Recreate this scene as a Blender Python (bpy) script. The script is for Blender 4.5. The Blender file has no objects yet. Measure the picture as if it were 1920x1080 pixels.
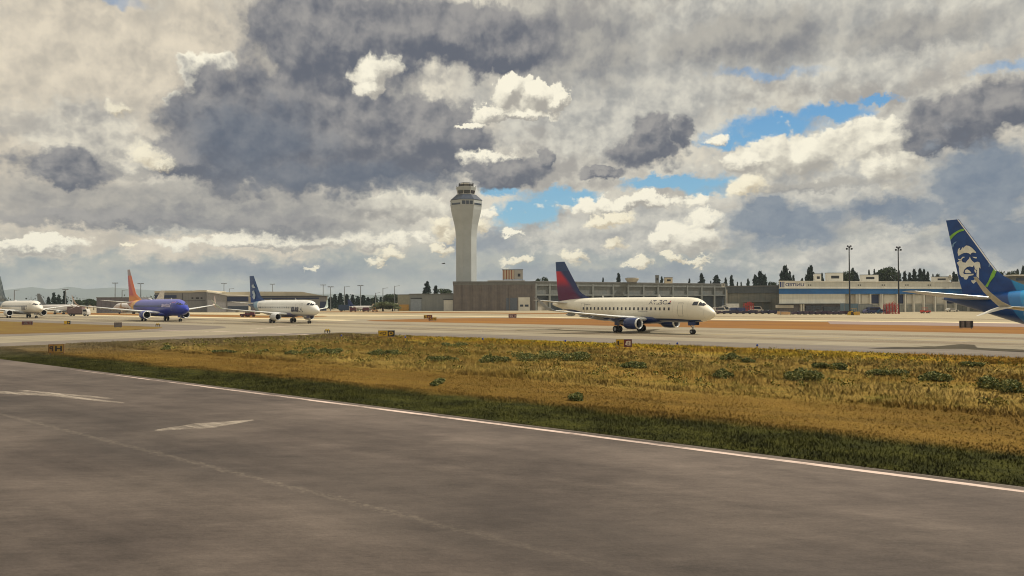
import bpy, math, random
import numpy as np
from mathutils import Vector, Matrix
from mathutils.geometry import tessellate_polygon
random.seed(7); rng = np.random.default_rng(7)
S = bpy.context.scene
COL = S.collection
R = math.radians

# ------------------------------------------------------------------ camera
EYE = 4.5; FPX = 1493.0                      # eye height (m), focal length in pixels of the 1920 wide photograph
PITCH = math.atan(26 / FPX); ROLL = 0.0038
Fv = Vector((0, math.cos(PITCH), math.sin(PITCH)))
_U = Vector((0, -math.sin(PITCH), math.cos(PITCH))); _R = Vector((1, 0, 0))
Rv = math.cos(ROLL) * _R - math.sin(ROLL) * _U
Uv = math.cos(ROLL) * _U + math.sin(ROLL) * _R
cam = bpy.data.cameras.new('camera'); camo = bpy.data.objects.new('camera', cam); COL.objects.link(camo)
m = Matrix.Identity(4)
for i in range(3):
    m[i][0] = Rv[i]; m[i][1] = Uv[i]; m[i][2] = -Fv[i]
m[0][3], m[1][3], m[2][3] = 0, 0, EYE
camo.matrix_world = m
cam.sensor_width = 36; cam.lens = FPX / 1920 * 36
cam.clip_start = 0.1; cam.clip_end = 30000
S.camera = camo

def ray(px, py):
    return Rv * (px - 960) + Uv * (540 - py) + Fv * FPX
def G(px, py, z=0.0):                        # measured point of the photograph -> place on the ground
    r = ray(px, py); t = (z - EYE) / r.z
    return Vector((r.x * t, r.y * t, z))
def P(px, py, d):                            # measured point at distance d
    r = ray(px, py); t = d / r.y
    return Vector((r.x * t, d, EYE + r.z * t))

# ------------------------------------------------------------------ light
SUN_EL, SUN_DIR = R(55), Vector((0.985, 0.17))
sun_to = Vector((SUN_DIR.x * math.cos(SUN_EL), SUN_DIR.y * math.cos(SUN_EL), math.sin(SUN_EL))).normalized()
sl = bpy.data.lights.new('sun', 'SUN'); sl.energy = 4.3; sl.angle = R(0.5); sl.color = (1.0, 0.93, 0.81)
so = bpy.data.objects.new('sun', sl); COL.objects.link(so)
so.rotation_euler = sun_to.to_track_quat('Z', 'Y').to_euler()
S.view_settings.view_transform = 'Standard'; S.view_settings.look = 'None'
S.view_settings.exposure = 0.0; S.view_settings.gamma = 1.0
S.cycles.use_denoising = True
S.cycles.max_bounces = 6; S.cycles.volume_bounces = 0
S.cycles.transparent_max_bounces = 8; S.cycles.pixel_filter_type = 'BLACKMAN_HARRIS'; S.cycles.filter_width = 1.05

def lin(r, g, b):
    f = lambda c: (c / 255) / 12.92 if c <= 10.3 else (((c / 255) + 0.055) / 1.055) ** 2.4
    return (f(r), f(g), f(b), 1.0)

# ------------------------------------------------------------------ node helper
class NT:
    def __init__(s, nt): s.nt = nt; s.n = nt.nodes; s.l = nt.links
    def put(s, sock, v):
        if v is None: return
        if isinstance(v, bpy.types.NodeSocket): s.l.new(v, sock)
        elif isinstance(v, (tuple, list)) and len(v) == 4 and len(sock.default_value) == 3: sock.default_value = v[:3]
        else: sock.default_value = v
    def m(s, op, a, b=None, c=None, clamp=False):
        n = s.n.new('ShaderNodeMath'); n.operation = op; n.use_clamp = clamp
        s.put(n.inputs[0], a); s.put(n.inputs[1], b); s.put(n.inputs[2], c); return n.outputs[0]
    def v(s, op, a, b=None, scale=None):
        n = s.n.new('ShaderNodeVectorMath'); n.operation = op
        s.put(n.inputs[0], a); s.put(n.inputs[1], b)
        if scale is not None: s.put(n.inputs['Scale'], scale)
        return n.outputs['Value'] if op in ('LENGTH', 'DOT_PRODUCT') else n.outputs[0]
    def mix(s, f, a, b, mode='MIX'):
        n = s.n.new('ShaderNodeMix'); n.data_type = 'RGBA'; n.blend_type = mode; n.clamp_factor = True
        s.put(n.inputs[0], f); s.put(n.inputs[6], a); s.put(n.inputs[7], b); return n.outputs[2]
    def mf(s, f, a, b):
        n = s.n.new('ShaderNodeMix'); s.put(n.inputs[0], f); s.put(n.inputs[2], a); s.put(n.inputs[3], b); return n.outputs[0]
    def sm(s, x, lo, hi, to0=0.0, to1=1.0):   # smoothstep
        n = s.n.new('ShaderNodeMapRange'); n.interpolation_type = 'SMOOTHSTEP'
        s.put(n.inputs[0], x); s.put(n.inputs[1], lo); s.put(n.inputs[2], hi); s.put(n.inputs[3], to0); s.put(n.inputs[4], to1)
        return n.outputs[0]
    def noise(s, vec, scale, detail=4, rough=0.55, color=False, dist=0.0, lac=2.0):
        n = s.n.new('ShaderNodeTexNoise'); s.put(n.inputs['Vector'], vec); n.inputs['Scale'].default_value = scale
        n.inputs['Detail'].default_value = detail; n.inputs['Roughness'].default_value = rough
        n.inputs['Distortion'].default_value = dist; n.inputs['Lacunarity'].default_value = lac
        return n.outputs['Color'] if color else n.outputs['Fac']
    def voro(s, vec, scale, detail=0, smooth=None, rough=0.5, out='Distance'):
        n = s.n.new('ShaderNodeTexVoronoi')
        if smooth is not None: n.feature = 'SMOOTH_F1'; n.inputs['Smoothness'].default_value = smooth
        s.put(n.inputs['Vector'], vec); n.inputs['Scale'].default_value = scale
        n.inputs['Detail'].default_value = detail; n.inputs['Roughness'].default_value = rough
        return n.outputs[out]
    def xyz(s, v):
        n = s.n.new('ShaderNodeSeparateXYZ'); s.put(n.inputs[0], v); return n.outputs
    def cxyz(s, x, y, z=0.0):
        n = s.n.new('ShaderNodeCombineXYZ'); s.put(n.inputs[0], x); s.put(n.inputs[1], y); s.put(n.inputs[2], z); return n.outputs[0]
    def obj(s): return s.n.new('ShaderNodeTexCoord').outputs['Object']
    def pos(s): return s.n.new('ShaderNodeNewGeometry').outputs['Position']
    def lt(s, a, b): return s.m('LESS_THAN', a, b)
    def gt(s, a, b): return s.m('GREATER_THAN', a, b)
    def mul(s, a, b): return s.m('MULTIPLY', a, b)
    def add(s, a, b): return s.m('ADD', a, b)
    def sub(s, a, b): return s.m('SUBTRACT', a, b)
    def bsdf(s, color, rough=0.6, metal=0.0, spec=0.5, bump=None, bstr=0.3, bdist=0.02, alpha=None, coat=0.0):
        for q in list(s.n): 
            if q.type in ('BSDF_PRINCIPLED', 'OUTPUT_MATERIAL'): s.n.remove(q)
        b = s.n.new('ShaderNodeBsdfPrincipled'); o = s.n.new('ShaderNodeOutputMaterial')
        s.put(b.inputs['Base Color'], color); s.put(b.inputs['Roughness'], rough); s.put(b.inputs['Metallic'], metal)
        b.inputs['Specular IOR Level'].default_value = spec; b.inputs['Coat Weight'].default_value = coat
        if bump is not None:
            q = s.n.new('ShaderNodeBump'); q.inputs['Strength'].default_value = bstr; q.inputs['Distance'].default_value = bdist
            s.l.new(bump, q.inputs['Height']); s.l.new(q.outputs[0], b.inputs['Normal'])
        if alpha is not None: s.put(b.inputs['Alpha'], alpha)
        s.l.new(b.outputs[0], o.inputs[0]); return b
MATS = {}
def newmat(name):
    mt = bpy.data.materials.new(name); mt.use_nodes = True; MATS[name] = mt
    return mt, NT(mt.node_tree)
def paint(name, rgb, rough=0.5, metal=0.0, var=0.12, scale=1.5, spec=0.5, coat=0.0, bump=0.0):
    """a plain surface with weathering noise"""
    if name in MATS: return MATS[name]
    mt, t = newmat(name); o = t.obj()
    n = t.noise(o, scale, 5, 0.6); c = lin(*rgb)
    k = t.sm(n, 0.3, 0.7, 1 - var, 1 + var)
    col = t.v('SCALE', c[:3], scale=k)
    t.bsdf(col, t.mf(n, rough * 0.85, min(1, rough * 1.15)), metal, spec, coat=coat,
           bump=(t.noise(o, scale * 12, 3) if bump else None), bstr=bump)
    return mt
# ------------------------------------------------------------------ sky
def build_world():
    w = bpy.data.worlds.new('World'); S.world = w; w.use_nodes = True
    nt = w.node_tree
    for q in list(nt.nodes): nt.nodes.remove(q)
    t = NT(nt)
    K = 10.0                                             # cloud radiance is given for a background of strength 0.1
    sky = t.n.new('ShaderNodeTexSky'); sky.sky_type = 'NISHITA'; sky.sun_disc = False
    sky.sun_elevation = SUN_EL; sky.sun_rotation = math.atan2(sun_to.x, sun_to.y)
    sky.altitude = 100; sky.ozone_density = 1.6; sky.dust_density = 0.6
    d = t.v('NORMALIZE', t.n.new('ShaderNodeTexCoord').outputs['Generated'])
    x, y, z = t.xyz(d)[:3]
    U = 1000.0; k = U / FPX
    az = t.mul(t.m('ARCTAN2', x, y), U); el = t.mul(t.m('ARCSINE', z), U)
    p0 = t.cxyz(az, el, 0)
    flat = t.m('DIVIDE', el, t.add(0.62, t.mul(0.0006, t.m('ABSOLUTE', el))))   # cloud forms get flatter towards the horizon
    q0 = t.cxyz(az, flat, 0)
    def noise(vec, sc, det, ro, color=False):
        s = t.noise(vec, sc, det, ro, color); s.node.noise_dimensions = '2D'; return s
    w1 = t.v('SUBTRACT', noise(q0, 0.007, 1, 0.5, True), (0.5, 0.5, 0.5))
    w2 = t.v('SUBTRACT', noise(q0, 0.035, 4, 0.66, True), (0.5, 0.5, 0.5))
    p = t.v('ADD', t.v('ADD', p0, t.v('SCALE', w1, scale=24.0)), t.v('SCALE', w2, scale=30.0))
    qw = t.v('ADD', q0, t.v('SCALE', w2, scale=14.0))
    def puff(off):
        s = t.voro(t.v('ADD', qw, off) if off else qw, 0.024, 3.0, 0.5, 0.62); s.node.voronoi_dimensions = '2D'
        return s
    pf = puff(None); pf2 = puff((-8, 13, 0))
    fb = noise(q0, 0.012, 6, 0.62); fb2 = noise(t.v('ADD', q0, (-12, 20, 0)), 0.012, 4, 0.62)
    rel = t.m('MULTIPLY_ADD', t.sub(pf2, pf), 0.8, t.mul(t.sub(fb, fb2), 2.2))
    edge = t.m('MULTIPLY_ADD', pf, -1.0, t.m('MULTIPLY_ADD', fb, 0.9, 0.06))
    def C(r, g, b): c = lin(r, g, b); return (c[0] * K, c[1] * K, c[2] * K, 1)
    blue = t.mix(1.0, sky.outputs[0], (0.85, 1.0, 1.02, 1), 'MULTIPLY')
    blue = t.mix(0.60, blue, C(55, 142, 208))
    blue = t.mix(t.sm(el, 30, 300, 0.75, 0.0), blue, C(150, 200, 215))
    big = noise(q0, 0.0035, 3, 0.55)
    tone = t.sm(t.m('MULTIPLY_ADD', big, 0.55, t.mul(fb, 0.45)), 0.38, 0.62)
    cover = t.mix(tone, C(166, 162, 156), C(224, 216, 198))
    cover = t.mix(t.sm(rel, -0.5, 0.6, 0.0, 0.5), cover, C(232, 226, 208))
    lowc = t.mix(t.sm(fb, 0.35, 0.65), C(128, 146, 156), C(172, 174, 166))
    cover = t.mix(t.sm(el, 25, 120, 0.9, 0.0), cover, lowc)
    cur = t.mix(t.sm(big, 0.12, 0.2), blue, cover)
    def pxy(px, py):
        r = ray(px, py).normalized()
        return math.atan2(r.x, r.y) * U, math.asin(r.z) * U
    def field(pv, blobs):
        best = None
        for (px, py, rx, ry) in blobs:
            cx, cy = pxy(px, py); a, b = 1 / (rx * k), 1 / (ry * k)
            q = t.n.new('ShaderNodeVectorMath'); q.operation = 'MULTIPLY_ADD'
            t.put(q.inputs[0], pv); q.inputs[1].default_value = (a, b, 0); q.inputs[2].default_value = (-cx * a, -cy * b, 0)
            ln = t.v('LENGTH', q.outputs[0])
            if best is None: best = ln
            else:
                s = t.n.new('ShaderNodeMath'); s.operation = 'SMOOTH_MIN'; s.inputs[2].default_value = 0.15
                t.put(s.inputs[0], best); t.put(s.inputs[1], ln); best = s.outputs[0]
        return best
    for (kind, blobs, kw) in CLOUDS:
        amp = kw.get('amp', 0.5); soft = kw.get('soft', 0.15); op = kw.get('op', 1.0); rk = kw.get('rk', 0.3 if kind in 'dDs' else 0.5); sh0 = kw.get('sh', 0.5)
        mv = t.n.new('ShaderNodeVectorMath'); mv.operation = 'MULTIPLY_ADD'      # keeps the layers in order for the compiler
        t.put(mv.inputs[0], cur); mv.inputs[1].default_value = (1e-7, 1e-7, 0); t.put(mv.inputs[2], p)
        f = field(mv.outputs[0], blobs)
        a = t.sm(t.m('MULTIPLY_ADD', edge, amp, t.sub(1.0, f)), -soft, soft, 0.0, op)
        if kind == 'b': cur = t.mix(a, cur, blue); continue
        top, bot = SKYTONES[kind]
        sh = t.m('MULTIPLY_ADD', rel, rk, sh0)
        if kind in 'wWdg' and kw.get('vs', 0.9):
            f2 = field(t.v('ADD', mv.outputs[0], (-4, kw.get('dy', 9), 0)), blobs)
            sh = t.m('MULTIPLY_ADD', t.sub(f2, f), kw.get('vs', 0.9), sh)
        col = t.mix(t.sm(sh, 0.0, 1.0), C(*bot), C(*top))
        cur = t.mix(a, cur, col)
    cur = t.mix(t.sm(z, -0.02, -0.005, 1.0, 0.0), cur, C(120, 112, 95))
    bg = t.n.new('ShaderNodeBackground'); t.put(bg.inputs[0], cur); bg.inputs[1].default_value = 0.1
    o = t.n.new('ShaderNodeOutputWorld'); t.l.new(bg.outputs[0], o.inputs[0])
    w.cycles.sampling_method = 'NONE'
SKYTONES = {
    'w': ((253, 246, 224), (170, 165, 156)),      # sunlit cumulus
    'W': ((255, 245, 216), (204, 190, 162)),      # brightest puffs
    'm': ((234, 226, 206), (160, 157, 153)),      # half-lit heaps
    'c': ((228, 216, 194), (188, 180, 166)),      # cream veil
    'l': ((222, 217, 202), (160, 160, 158)),      # light grey
    'g': ((172, 168, 160), (122, 124, 130)),      # mid grey
    'd': ((160, 157, 154), (96, 101, 113)),        # dark base
    'D': ((118, 124, 134), (80, 94, 114)),        # darkest, bluish
    's': ((146, 154, 162), (98, 116, 138)),       # slate blue, distant
    'h': ((184, 184, 172), (140, 152, 156)),      # haze near the horizon
}
CLOUDS = [
 ('h', [(300, 520, 900, 60), (1500, 520, 600, 50)], dict(soft=0.5, amp=0.3)),
 ('c', [(230, 110, 400, 190), (60, 330, 200, 120), (300, 455, 480, 36)], dict(soft=0.35, amp=0.5)),
 ('l', [(1500, 60, 560, 120), (1150, 190, 300, 120), (1560, 320, 340, 150), (1180, 430, 330, 56), (1750, 480, 400, 40)], dict(soft=0.3)),
 ('b', [(1390, 264, 80, 24), (1460, 236, 100, 36), (1560, 206, 80, 20), (1330, 350, 80, 26), (1240, 346, 90, 17), (1040, 372, 90, 22), (985, 400, 80, 34),
        (940, 360, 40, 16), (1640, 182, 44, 12)], dict(amp=0.45, soft=0.28)),
 ('b', [(1425, 138, 90, 10), (1890, 116, 60, 10), (230, 4, 50, 9)], dict(amp=0.5, soft=0.6, op=0.55)),
 ('s', [(1130, 515, 330, 22), (520, 510, 240, 22), (900, 455, 80, 30)], dict(soft=0.4, op=0.8)),
 ('w', [(740, 392, 190, 40), (560, 450, 300, 24), (60, 456, 120, 20), (470, 452, 190, 20), (900, 400, 60, 22), (1180, 385, 190, 20), (1500, 290, 160, 60), (1660, 262, 90, 56),
        (1690, 300, 90, 60), (1420, 300, 120, 30)], dict(amp=0.6)),
 ('g', [(340, 385, 460, 44), (560, 425, 180, 26), (1050, 90, 200, 90), (1400, 75, 200, 50), (1700, 60, 150, 30), (1500, 352, 160, 12), (230, 300, 140, 40)], dict(amp=0.35, soft=0.4, vs=0.5, op=0.85)),
 ('d', [(230, 412, 330, 14), (520, 425, 130, 18)], dict(amp=0.4, soft=0.4, op=0.8, vs=0.3)),
 ('c', [(380, 60, 130, 90)], dict(amp=0.5, soft=0.5)),
 ('w', [(378, 122, 32, 22), (360, 150, 26, 30), (330, 196, 26, 28), (415, 118, 30, 20)], dict(amp=0.45, sh=0.75, vs=0.5)),
 ('d', [(590, 250, 300, 130), (430, 250, 130, 120), (395, 190, 44, 60), (640, 80, 210, 110), (860, 60, 220, 60), (800, 260, 150, 90), (350, 300, 90, 50), (940, 90, 120, 50)],
       dict(amp=0.28, soft=0.16, dy=16, vs=0.8, sh=0.36, rk=0.5)),
 ('D', [(640, 335, 260, 34), (480, 260, 140, 70)], dict(soft=0.45, amp=0.5, op=0.75)),
 ('m', [(140, 262, 116, 50), (185, 222, 80, 34), (70, 262, 50, 24), (255, 300, 44, 28), (820, 150, 60, 34)], dict(amp=0.5, soft=0.3, vs=1.0)),
 ('W', [(262, 292, 26, 24), (290, 312, 34, 14), (230, 210, 24, 14)], dict(amp=0.5, soft=0.4, op=0.7)),
 ('w', [(700, 132, 56, 40), (690, 160, 40, 24), (920, 300, 64, 20), (1350, 262, 26, 13), (1300, 450, 84, 36), (1320, 420, 44, 24), (1248, 440, 30, 18), (965, 438, 19, 8)],
       dict(amp=0.45, soft=0.2, vs=0.8, sh=0.52)),
 ('w', [(960, 168, 36, 34), (1000, 182, 54, 30), (932, 206, 50, 22), (1038, 192, 26, 20), (893, 228, 42, 9), (965, 216, 90, 14)], dict(amp=0.26, soft=0.09, vs=1.0, sh=0.62, dy=8)),
 ('d', [(120, 312, 100, 34), (950, 325, 90, 36), (1012, 295, 20, 24), (1215, 280, 96, 44), (1225, 235, 40, 32), (1285, 250, 26, 36), (1120, 322, 60, 14), (1800, 225, 112, 60),
        (1890, 190, 80, 50), (1760, 260, 60, 30)], dict(amp=0.42, soft=0.2, vs=0.6, sh=0.34, rk=0.6)),
 ('s', [(1470, 430, 120, 44), (1440, 395, 60, 30), (1860, 340, 120, 90), (1900, 440, 120, 50), (1680, 400, 90, 30)], dict(amp=0.5, soft=0.3)),
 ('W', [(1412, 352, 44, 22), (1390, 365, 30, 18), (1080, 478, 34, 16), (1155, 452, 24, 15), (1140, 408, 50, 12), (1200, 489, 28, 11), (1290, 492, 42, 8), (1262, 487, 18, 10),
        (975, 487, 30, 10), (826, 424, 24, 18), (845, 440, 26, 16), (735, 482, 30, 16), (710, 494, 30, 10), (830, 470, 30, 12), (240, 462, 24, 8), (900, 420, 24, 16), (585, 502, 18, 5)],
       dict(amp=0.5, soft=0.26, vs=0.7, dy=6, op=0.92)),
]
build_world()
# ------------------------------------------------------------------ object helpers
def tag(o, label=None, cat=None, group=None, kind=None):
    if label: o['label'] = label
    if cat: o['category'] = cat
    if group: o['group'] = group
    if kind: o['kind'] = kind
    return o
def empty(name, loc=(0, 0, 0), rz=0.0, label=None, cat=None, group=None):
    o = bpy.data.objects.new(name, None); COL.objects.link(o); o.location = loc; o.rotation_euler = (0, 0, rz)
    o.empty_display_size = 0.5
    return tag(o, label, cat, group)
def link(name, me, parent=None, mats=()):
    o = bpy.data.objects.new(name, me); COL.objects.link(o)
    for mm in (mats if isinstance(mats, (list, tuple)) else [mats]):
        if mm: me.materials.append(mm)
    if parent: o.parent = parent
    return o
def copy_tree(o, parent=None):
    c = o.copy(); COL.objects.link(c); c.parent = parent
    for ch in list(o.children): copy_tree(ch, c)
    return c
class MB:
    def __init__(s): s.v = []; s.f = []; s.mi = []
    def add(s, vs, fs, mi=0):
        b = len(s.v); s.v += [tuple(q) for q in vs]; s.f += [tuple(b + i for i in f) for f in fs]; s.mi += [mi] * len(fs); return s
    def box(s, x0, x1, y0, y1, z0, z1, mi=0):
        return s.add([(x0, y0, z0), (x1, y0, z0), (x1, y1, z0), (x0, y1, z0), (x0, y0, z1), (x1, y0, z1), (x1, y1, z1), (x0, y1, z1)],
                     [(0, 3, 2, 1), (4, 5, 6, 7), (0, 1, 5, 4), (1, 2, 6, 5), (2, 3, 7, 6), (3, 0, 4, 7)], mi)
    def prism(s, pts, z0, z1, mi=0):
        n = len(pts)
        z0s = z0 if isinstance(z0, list) else [z0] * n; z1s = z1 if isinstance(z1, list) else [z1] * n
        return s.add([(p[0], p[1], z) for p, z in zip(pts, z0s)] + [(p[0], p[1], z) for p, z in zip(pts, z1s)],
                     [tuple(range(n - 1, -1, -1)), tuple(range(n, 2 * n))] + [(i, (i + 1) % n, n + (i + 1) % n, n + i) for i in range(n)], mi)
    def wallpoly(s, pts, y0, y1, mi=0):          # polygon in x-z extruded in y
        n = len(pts)
        return s.add([(p[0], y0, p[1]) for p in pts] + [(p[0], y1, p[1]) for p in pts],
                     [tuple(range(n)), tuple(range(2 * n - 1, n - 1, -1))] + [(i, n + i, n + (i + 1) % n, (i + 1) % n) for i in range(n)], mi)
    def tube(s, p0, p1, r0, r1=None, n=10, mi=0, caps=True):
        r1 = r0 if r1 is None else r1
        p0, p1 = Vector(p0), Vector(p1); d = (p1 - p0).normalized()
        a = d.orthogonal().normalized(); b = d.cross(a)
        vs = []
        for p, r in ((p0, r0), (p1, r1)):
            for i in range(n):
                t = 2 * math.pi * i / n; vs.append(p + (a * math.cos(t) + b * math.sin(t)) * r)
        fs = [(i, (i + 1) % n, n + (i + 1) % n, n + i) for i in range(n)]
        if caps: fs += [tuple(range(n - 1, -1, -1)), tuple(range(n, 2 * n))]
        return s.add(vs, fs, mi)
    def rings(s, rings, mi=0, closed=True, caps=True):
        n = len(rings[0]); vs = [q for r in rings for q in r]; fs = []
        for j in range(len(rings) - 1):
            for i in range(n if closed else n - 1):
                fs.append((j * n + i, j * n + (i + 1) % n, (j + 1) * n + (i + 1) % n, (j + 1) * n + i))
        if caps: fs += [tuple(range(n - 1, -1, -1)), tuple(range((len(rings) - 1) * n, len(rings) * n))]
        return s.add(vs, fs, mi)
    def skew(s, k): s.v = [(x + k * y, y, z) for x, y, z in s.v]; return s
    def mesh(s, name, smooth=False):
        me = bpy.data.meshes.new(name); me.from_pydata(s.v, [], s.f); me.update()
        if len(set(s.mi)) > 1: me.polygons.foreach_set('material_index', s.mi)
        if smooth: me.polygons.foreach_set('use_smooth', [True] * len(me.polygons))
        return me
    def build(s, name, mats, parent=None, smooth=False, sharp=None):
        me = s.mesh(name, smooth)
        if sharp: me.set_sharp_from_angle(angle=R(sharp))
        return link(name, me, parent, mats)
def tris_mesh(name, V, F):
    me = bpy.data.meshes.new(name); me.vertices.add(len(V)); me.vertices.foreach_set('co', V.astype(np.float32).ravel())
    k = F.shape[1]; me.loops.add(F.size); me.loops.foreach_set('vertex_index', F.astype(np.int32).ravel())
    me.polygons.add(len(F)); me.polygons.foreach_set('loop_start', np.arange(0, F.size, k, dtype=np.int32))
    me.update(calc_edges=True); return me

# ------------------------------------------------------------------ ground
AU = Vector((0.764, -0.6455)); AU.normalize(); AN = Vector((-AU.y, AU.x))     # along / across the runway
def UV(u, v, z=0.0): return Vector((u * AU.x + v * AN.x, u * AU.y + v * AN.y, z))
def uv_of(p): return (p[0] * AU.x + p[1] * AU.y, p[0] * AN.x + p[1] * AN.y)
ROT_UV = math.atan2(AU.y, AU.x)
def rrect(u0, u1, v0, v1, r, n=8):
    if not isinstance(r, (list, tuple)): r = [r] * 4
    out = []
    for (cu, cv, a0, rr) in ((u0, v0, 180, r[0]), (u1, v0, 270, r[1]), (u1, v1, 0, r[2]), (u0, v1, 90, r[3])):
        ccu = cu + rr if cu == u0 else cu - rr; ccv = cv + rr if cv == v0 else cv - rr
        for i in range(n + 1):
            a = R(a0 + 90 * i / n); out.append((ccu + rr * math.cos(a), ccv + rr * math.sin(a)))
    return out
def sheet(name, pts, z, mt, kind='structure'):
    vs = [UV(u, v, z) for u, v in pts]
    me = bpy.data.meshes.new(name); tr = tessellate_polygon([vs])
    me.from_pydata(vs, [], tr); me.update()
    # face up
    if me.polygons and me.polygons[0].normal.z < 0: me.flip_normals()
    o = link(name, me, None, mt); tag(o, kind=kind); return o
def gp(t):                                     # runway aligned coordinates in a shader
    n = t.n.new('ShaderNodeMapping'); n.vector_type = 'POINT'; t.put(n.inputs[0], t.pos()); n.inputs['Rotation'].default_value = (0, 0, -ROT_UV)
    return n.outputs[0]
def pavement(name, rgb, streak=0.12, var=0.12, joints=6.0, jd=0.8, rough=0.85, crack=0.0):
    mt, t = newmat(name); g = gp(t); x, y, z = t.xyz(g)[:3]
    st = t.noise(t.cxyz(t.mul(x, 0.035), t.mul(y, 0.6)), 1.0, 5, 0.6)
    sp = t.noise(g, 0.25, 6, 0.6); fi = t.noise(g, 9.0, 5, 0.75)
    k = t.m('MULTIPLY_ADD', t.sub(st, 0.5), streak * 4, 1.0)
    k = t.m('MULTIPLY_ADD', t.sub(sp, 0.5), var * 3, k)
    k = t.m('MULTIPLY_ADD', t.sub(fi, 0.5), 0.35, k)
    if joints:
        jx = t.m('ABSOLUTE', t.sub(t.m('FRACT', t.mul(x, 1 / joints)), 0.5)); jy = t.m('ABSOLUTE', t.sub(t.m('FRACT', t.mul(y, 1 / joints)), 0.5))
        j = t.m('MAXIMUM', t.gt(jx, 0.5 - 0.03 / joints * 2), t.gt(jy, 0.5 - 0.03 / joints * 2))
        k = t.mul(k, t.m('MULTIPLY_ADD', j, jd - 1, 1.0))
        slab = t.noise(t.v('FLOOR', t.v('SCALE', g, scale=1 / joints)), 5.3, 0)
        k = t.m('MULTIPLY_ADD', t.sub(slab, 0.5), 0.22, k)
    c = lin(*rgb); col = t.v('SCALE', c[:3], scale=k)
    t.bsdf(col, rough, spec=0.25, bump=fi, bstr=0.25)
    return mt
# base soil, to the horizon
def soil_mat():
    mt, t = newmat('soil'); g = gp(t)
    n = t.noise(g, 0.05, 6, 0.6); f = t.noise(g, 3.0, 5, 0.7)
    col = t.mix(t.sm(n, 0.35, 0.65), lin(118, 92, 66), lin(140, 112, 76)); col = t.mix(t.sm(f, 0.4, 0.7, 0, 0.4), col, lin(96, 84, 56))
    t.bsdf(col, 0.95, spec=0.1); return mt
mb = MB(); mb.add([(-14000, -600, 0), (14000, -600, 0), (14000, 16000, 0), (-14000, 16000, 0)], [(0, 1, 2, 3)])
tag(mb.build('ground', soil_mat()), kind='structure')

def runway_mat():
    mt, t = newmat('runway_asphalt'); g = gp(t); x, y, z = t.xyz(g)[:3]
    st = t.noise(t.cxyz(t.mul(x, 0.03), t.mul(y, 0.35)), 1.0, 5, 0.55)
    st2 = t.noise(t.cxyz(t.mul(x, 0.12), t.mul(y, 1.6)), 1.0, 6, 0.62)
    sp = t.noise(g, 0.16, 6, 0.6); fi = t.noise(g, 14.0, 5, 0.75); ag = t.noise(g, 70.0, 2, 0.7)
    k = t.m('MULTIPLY_ADD', t.sub(st, 0.5), 1.15, 1.0)
    k = t.m('MULTIPLY_ADD', t.sub(st2, 0.5), 0.5, k)
    pw = t.v('MULTIPLY', t.pos(), (0.35, 1.1, 1.0)); m1 = t.noise(pw, 1.1, 7, 0.72); m2 = t.noise(t.v('MULTIPLY', t.pos(), (0.5, 1.6, 1.0)), 4.5, 6, 0.75)
    k = t.m('MULTIPLY_ADD', t.sub(m1, 0.5), 1.1, k); k = t.m('MULTIPLY_ADD', t.sub(m2, 0.5), 0.75, k)
    k = t.m('MULTIPLY_ADD', t.sm(m1, 0.60, 0.72), 0.12, k)
    k = t.m('MULTIPLY_ADD', t.sub(sp, 0.5), 0.7, k)
    k = t.m('MULTIPLY_ADD', t.sub(fi, 0.5), 0.75, k)
    k = t.m('MULTIPLY_ADD', t.sub(ag, 0.5), 0.6, k)
    # rubber laid down along the wheel tracks, plus painted vignette darkening nearest the camera
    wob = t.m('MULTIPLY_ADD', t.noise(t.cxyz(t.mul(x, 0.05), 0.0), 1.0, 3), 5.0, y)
    rub_vignette = t.m('MAXIMUM', t.mul(t.sm(wob, 11.8, 13.6), t.sm(wob, 18.5, 15.0)), t.mul(t.sm(wob, 9.0, 5.0), 0.75)); rub_vignette = t.mul(rub_vignette, t.sm(st, 0.25, 0.6, 0.35, 1.0))
    k = t.mul(k, t.m('MULTIPLY_ADD', rub_vignette, -0.30, 1.0))
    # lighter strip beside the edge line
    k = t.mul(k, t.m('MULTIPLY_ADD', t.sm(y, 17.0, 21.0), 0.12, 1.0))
    # sealed cracks and a paving joint that runs with the runway
    jn = t.m('MULTIPLY_ADD', t.noise(g, 1.4, 6, 0.8), 0.9, y)
    j = None
    for yy, wd, s in ((11.5, 0.05, 0.8), (4.3, 0.03, 0.3)):
        a = t.mul(t.sm(t.m('ABSOLUTE', t.sub(jn, yy + 0.35)), wd * 4, wd * 0.4), s)
        j = a if j is None else t.m('MAXIMUM', j, a)
    j = t.mul(j, t.sm(t.noise(g, 5.0, 6, 0.9), 0.40, 0.66))
    j = t.mul(j, t.sm(x, -6.0, -15.0, 0.25, 1.0))
    base = t.mix(t.sm(sp, 0.3, 0.7), lin(74, 65, 59), lin(91, 81, 73))
    col = t.v('SCALE', base, scale=k)
    col = t.mix(t.mul(j, 0.32), col, lin(160, 146, 128))
    t.bsdf(col, t.mf(rub_vignette, 0.82, 0.70), spec=0.25, bump=fi, bstr=0.35); return mt
def worn_paint(name, rgb, wear=0.5, soft=0.12, scale=1.2, stretch=0.25, op=1.0):
    mt, t = newmat(name); g = gp(t); x, y, z = t.xyz(g)[:3]
    n = t.noise(t.cxyz(t.mul(x, stretch), y), scale, 7, 0.7)
    e = t.n.new('ShaderNodeAttribute'); e.attribute_name = 'edge'
    a = t.sm(t.add(n, t.mul(t.sub(e.outputs['Fac'], 1.0), 0.35)), wear - soft, wear + soft, 0.0, op)
    f = t.noise(g, 20, 3); col = t.v('SCALE', lin(*rgb)[:3], scale=t.m('MULTIPLY_ADD', f, 0.3, 0.85))
    t.bsdf(col, 0.7, spec=0.2, alpha=a); return mt
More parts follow.
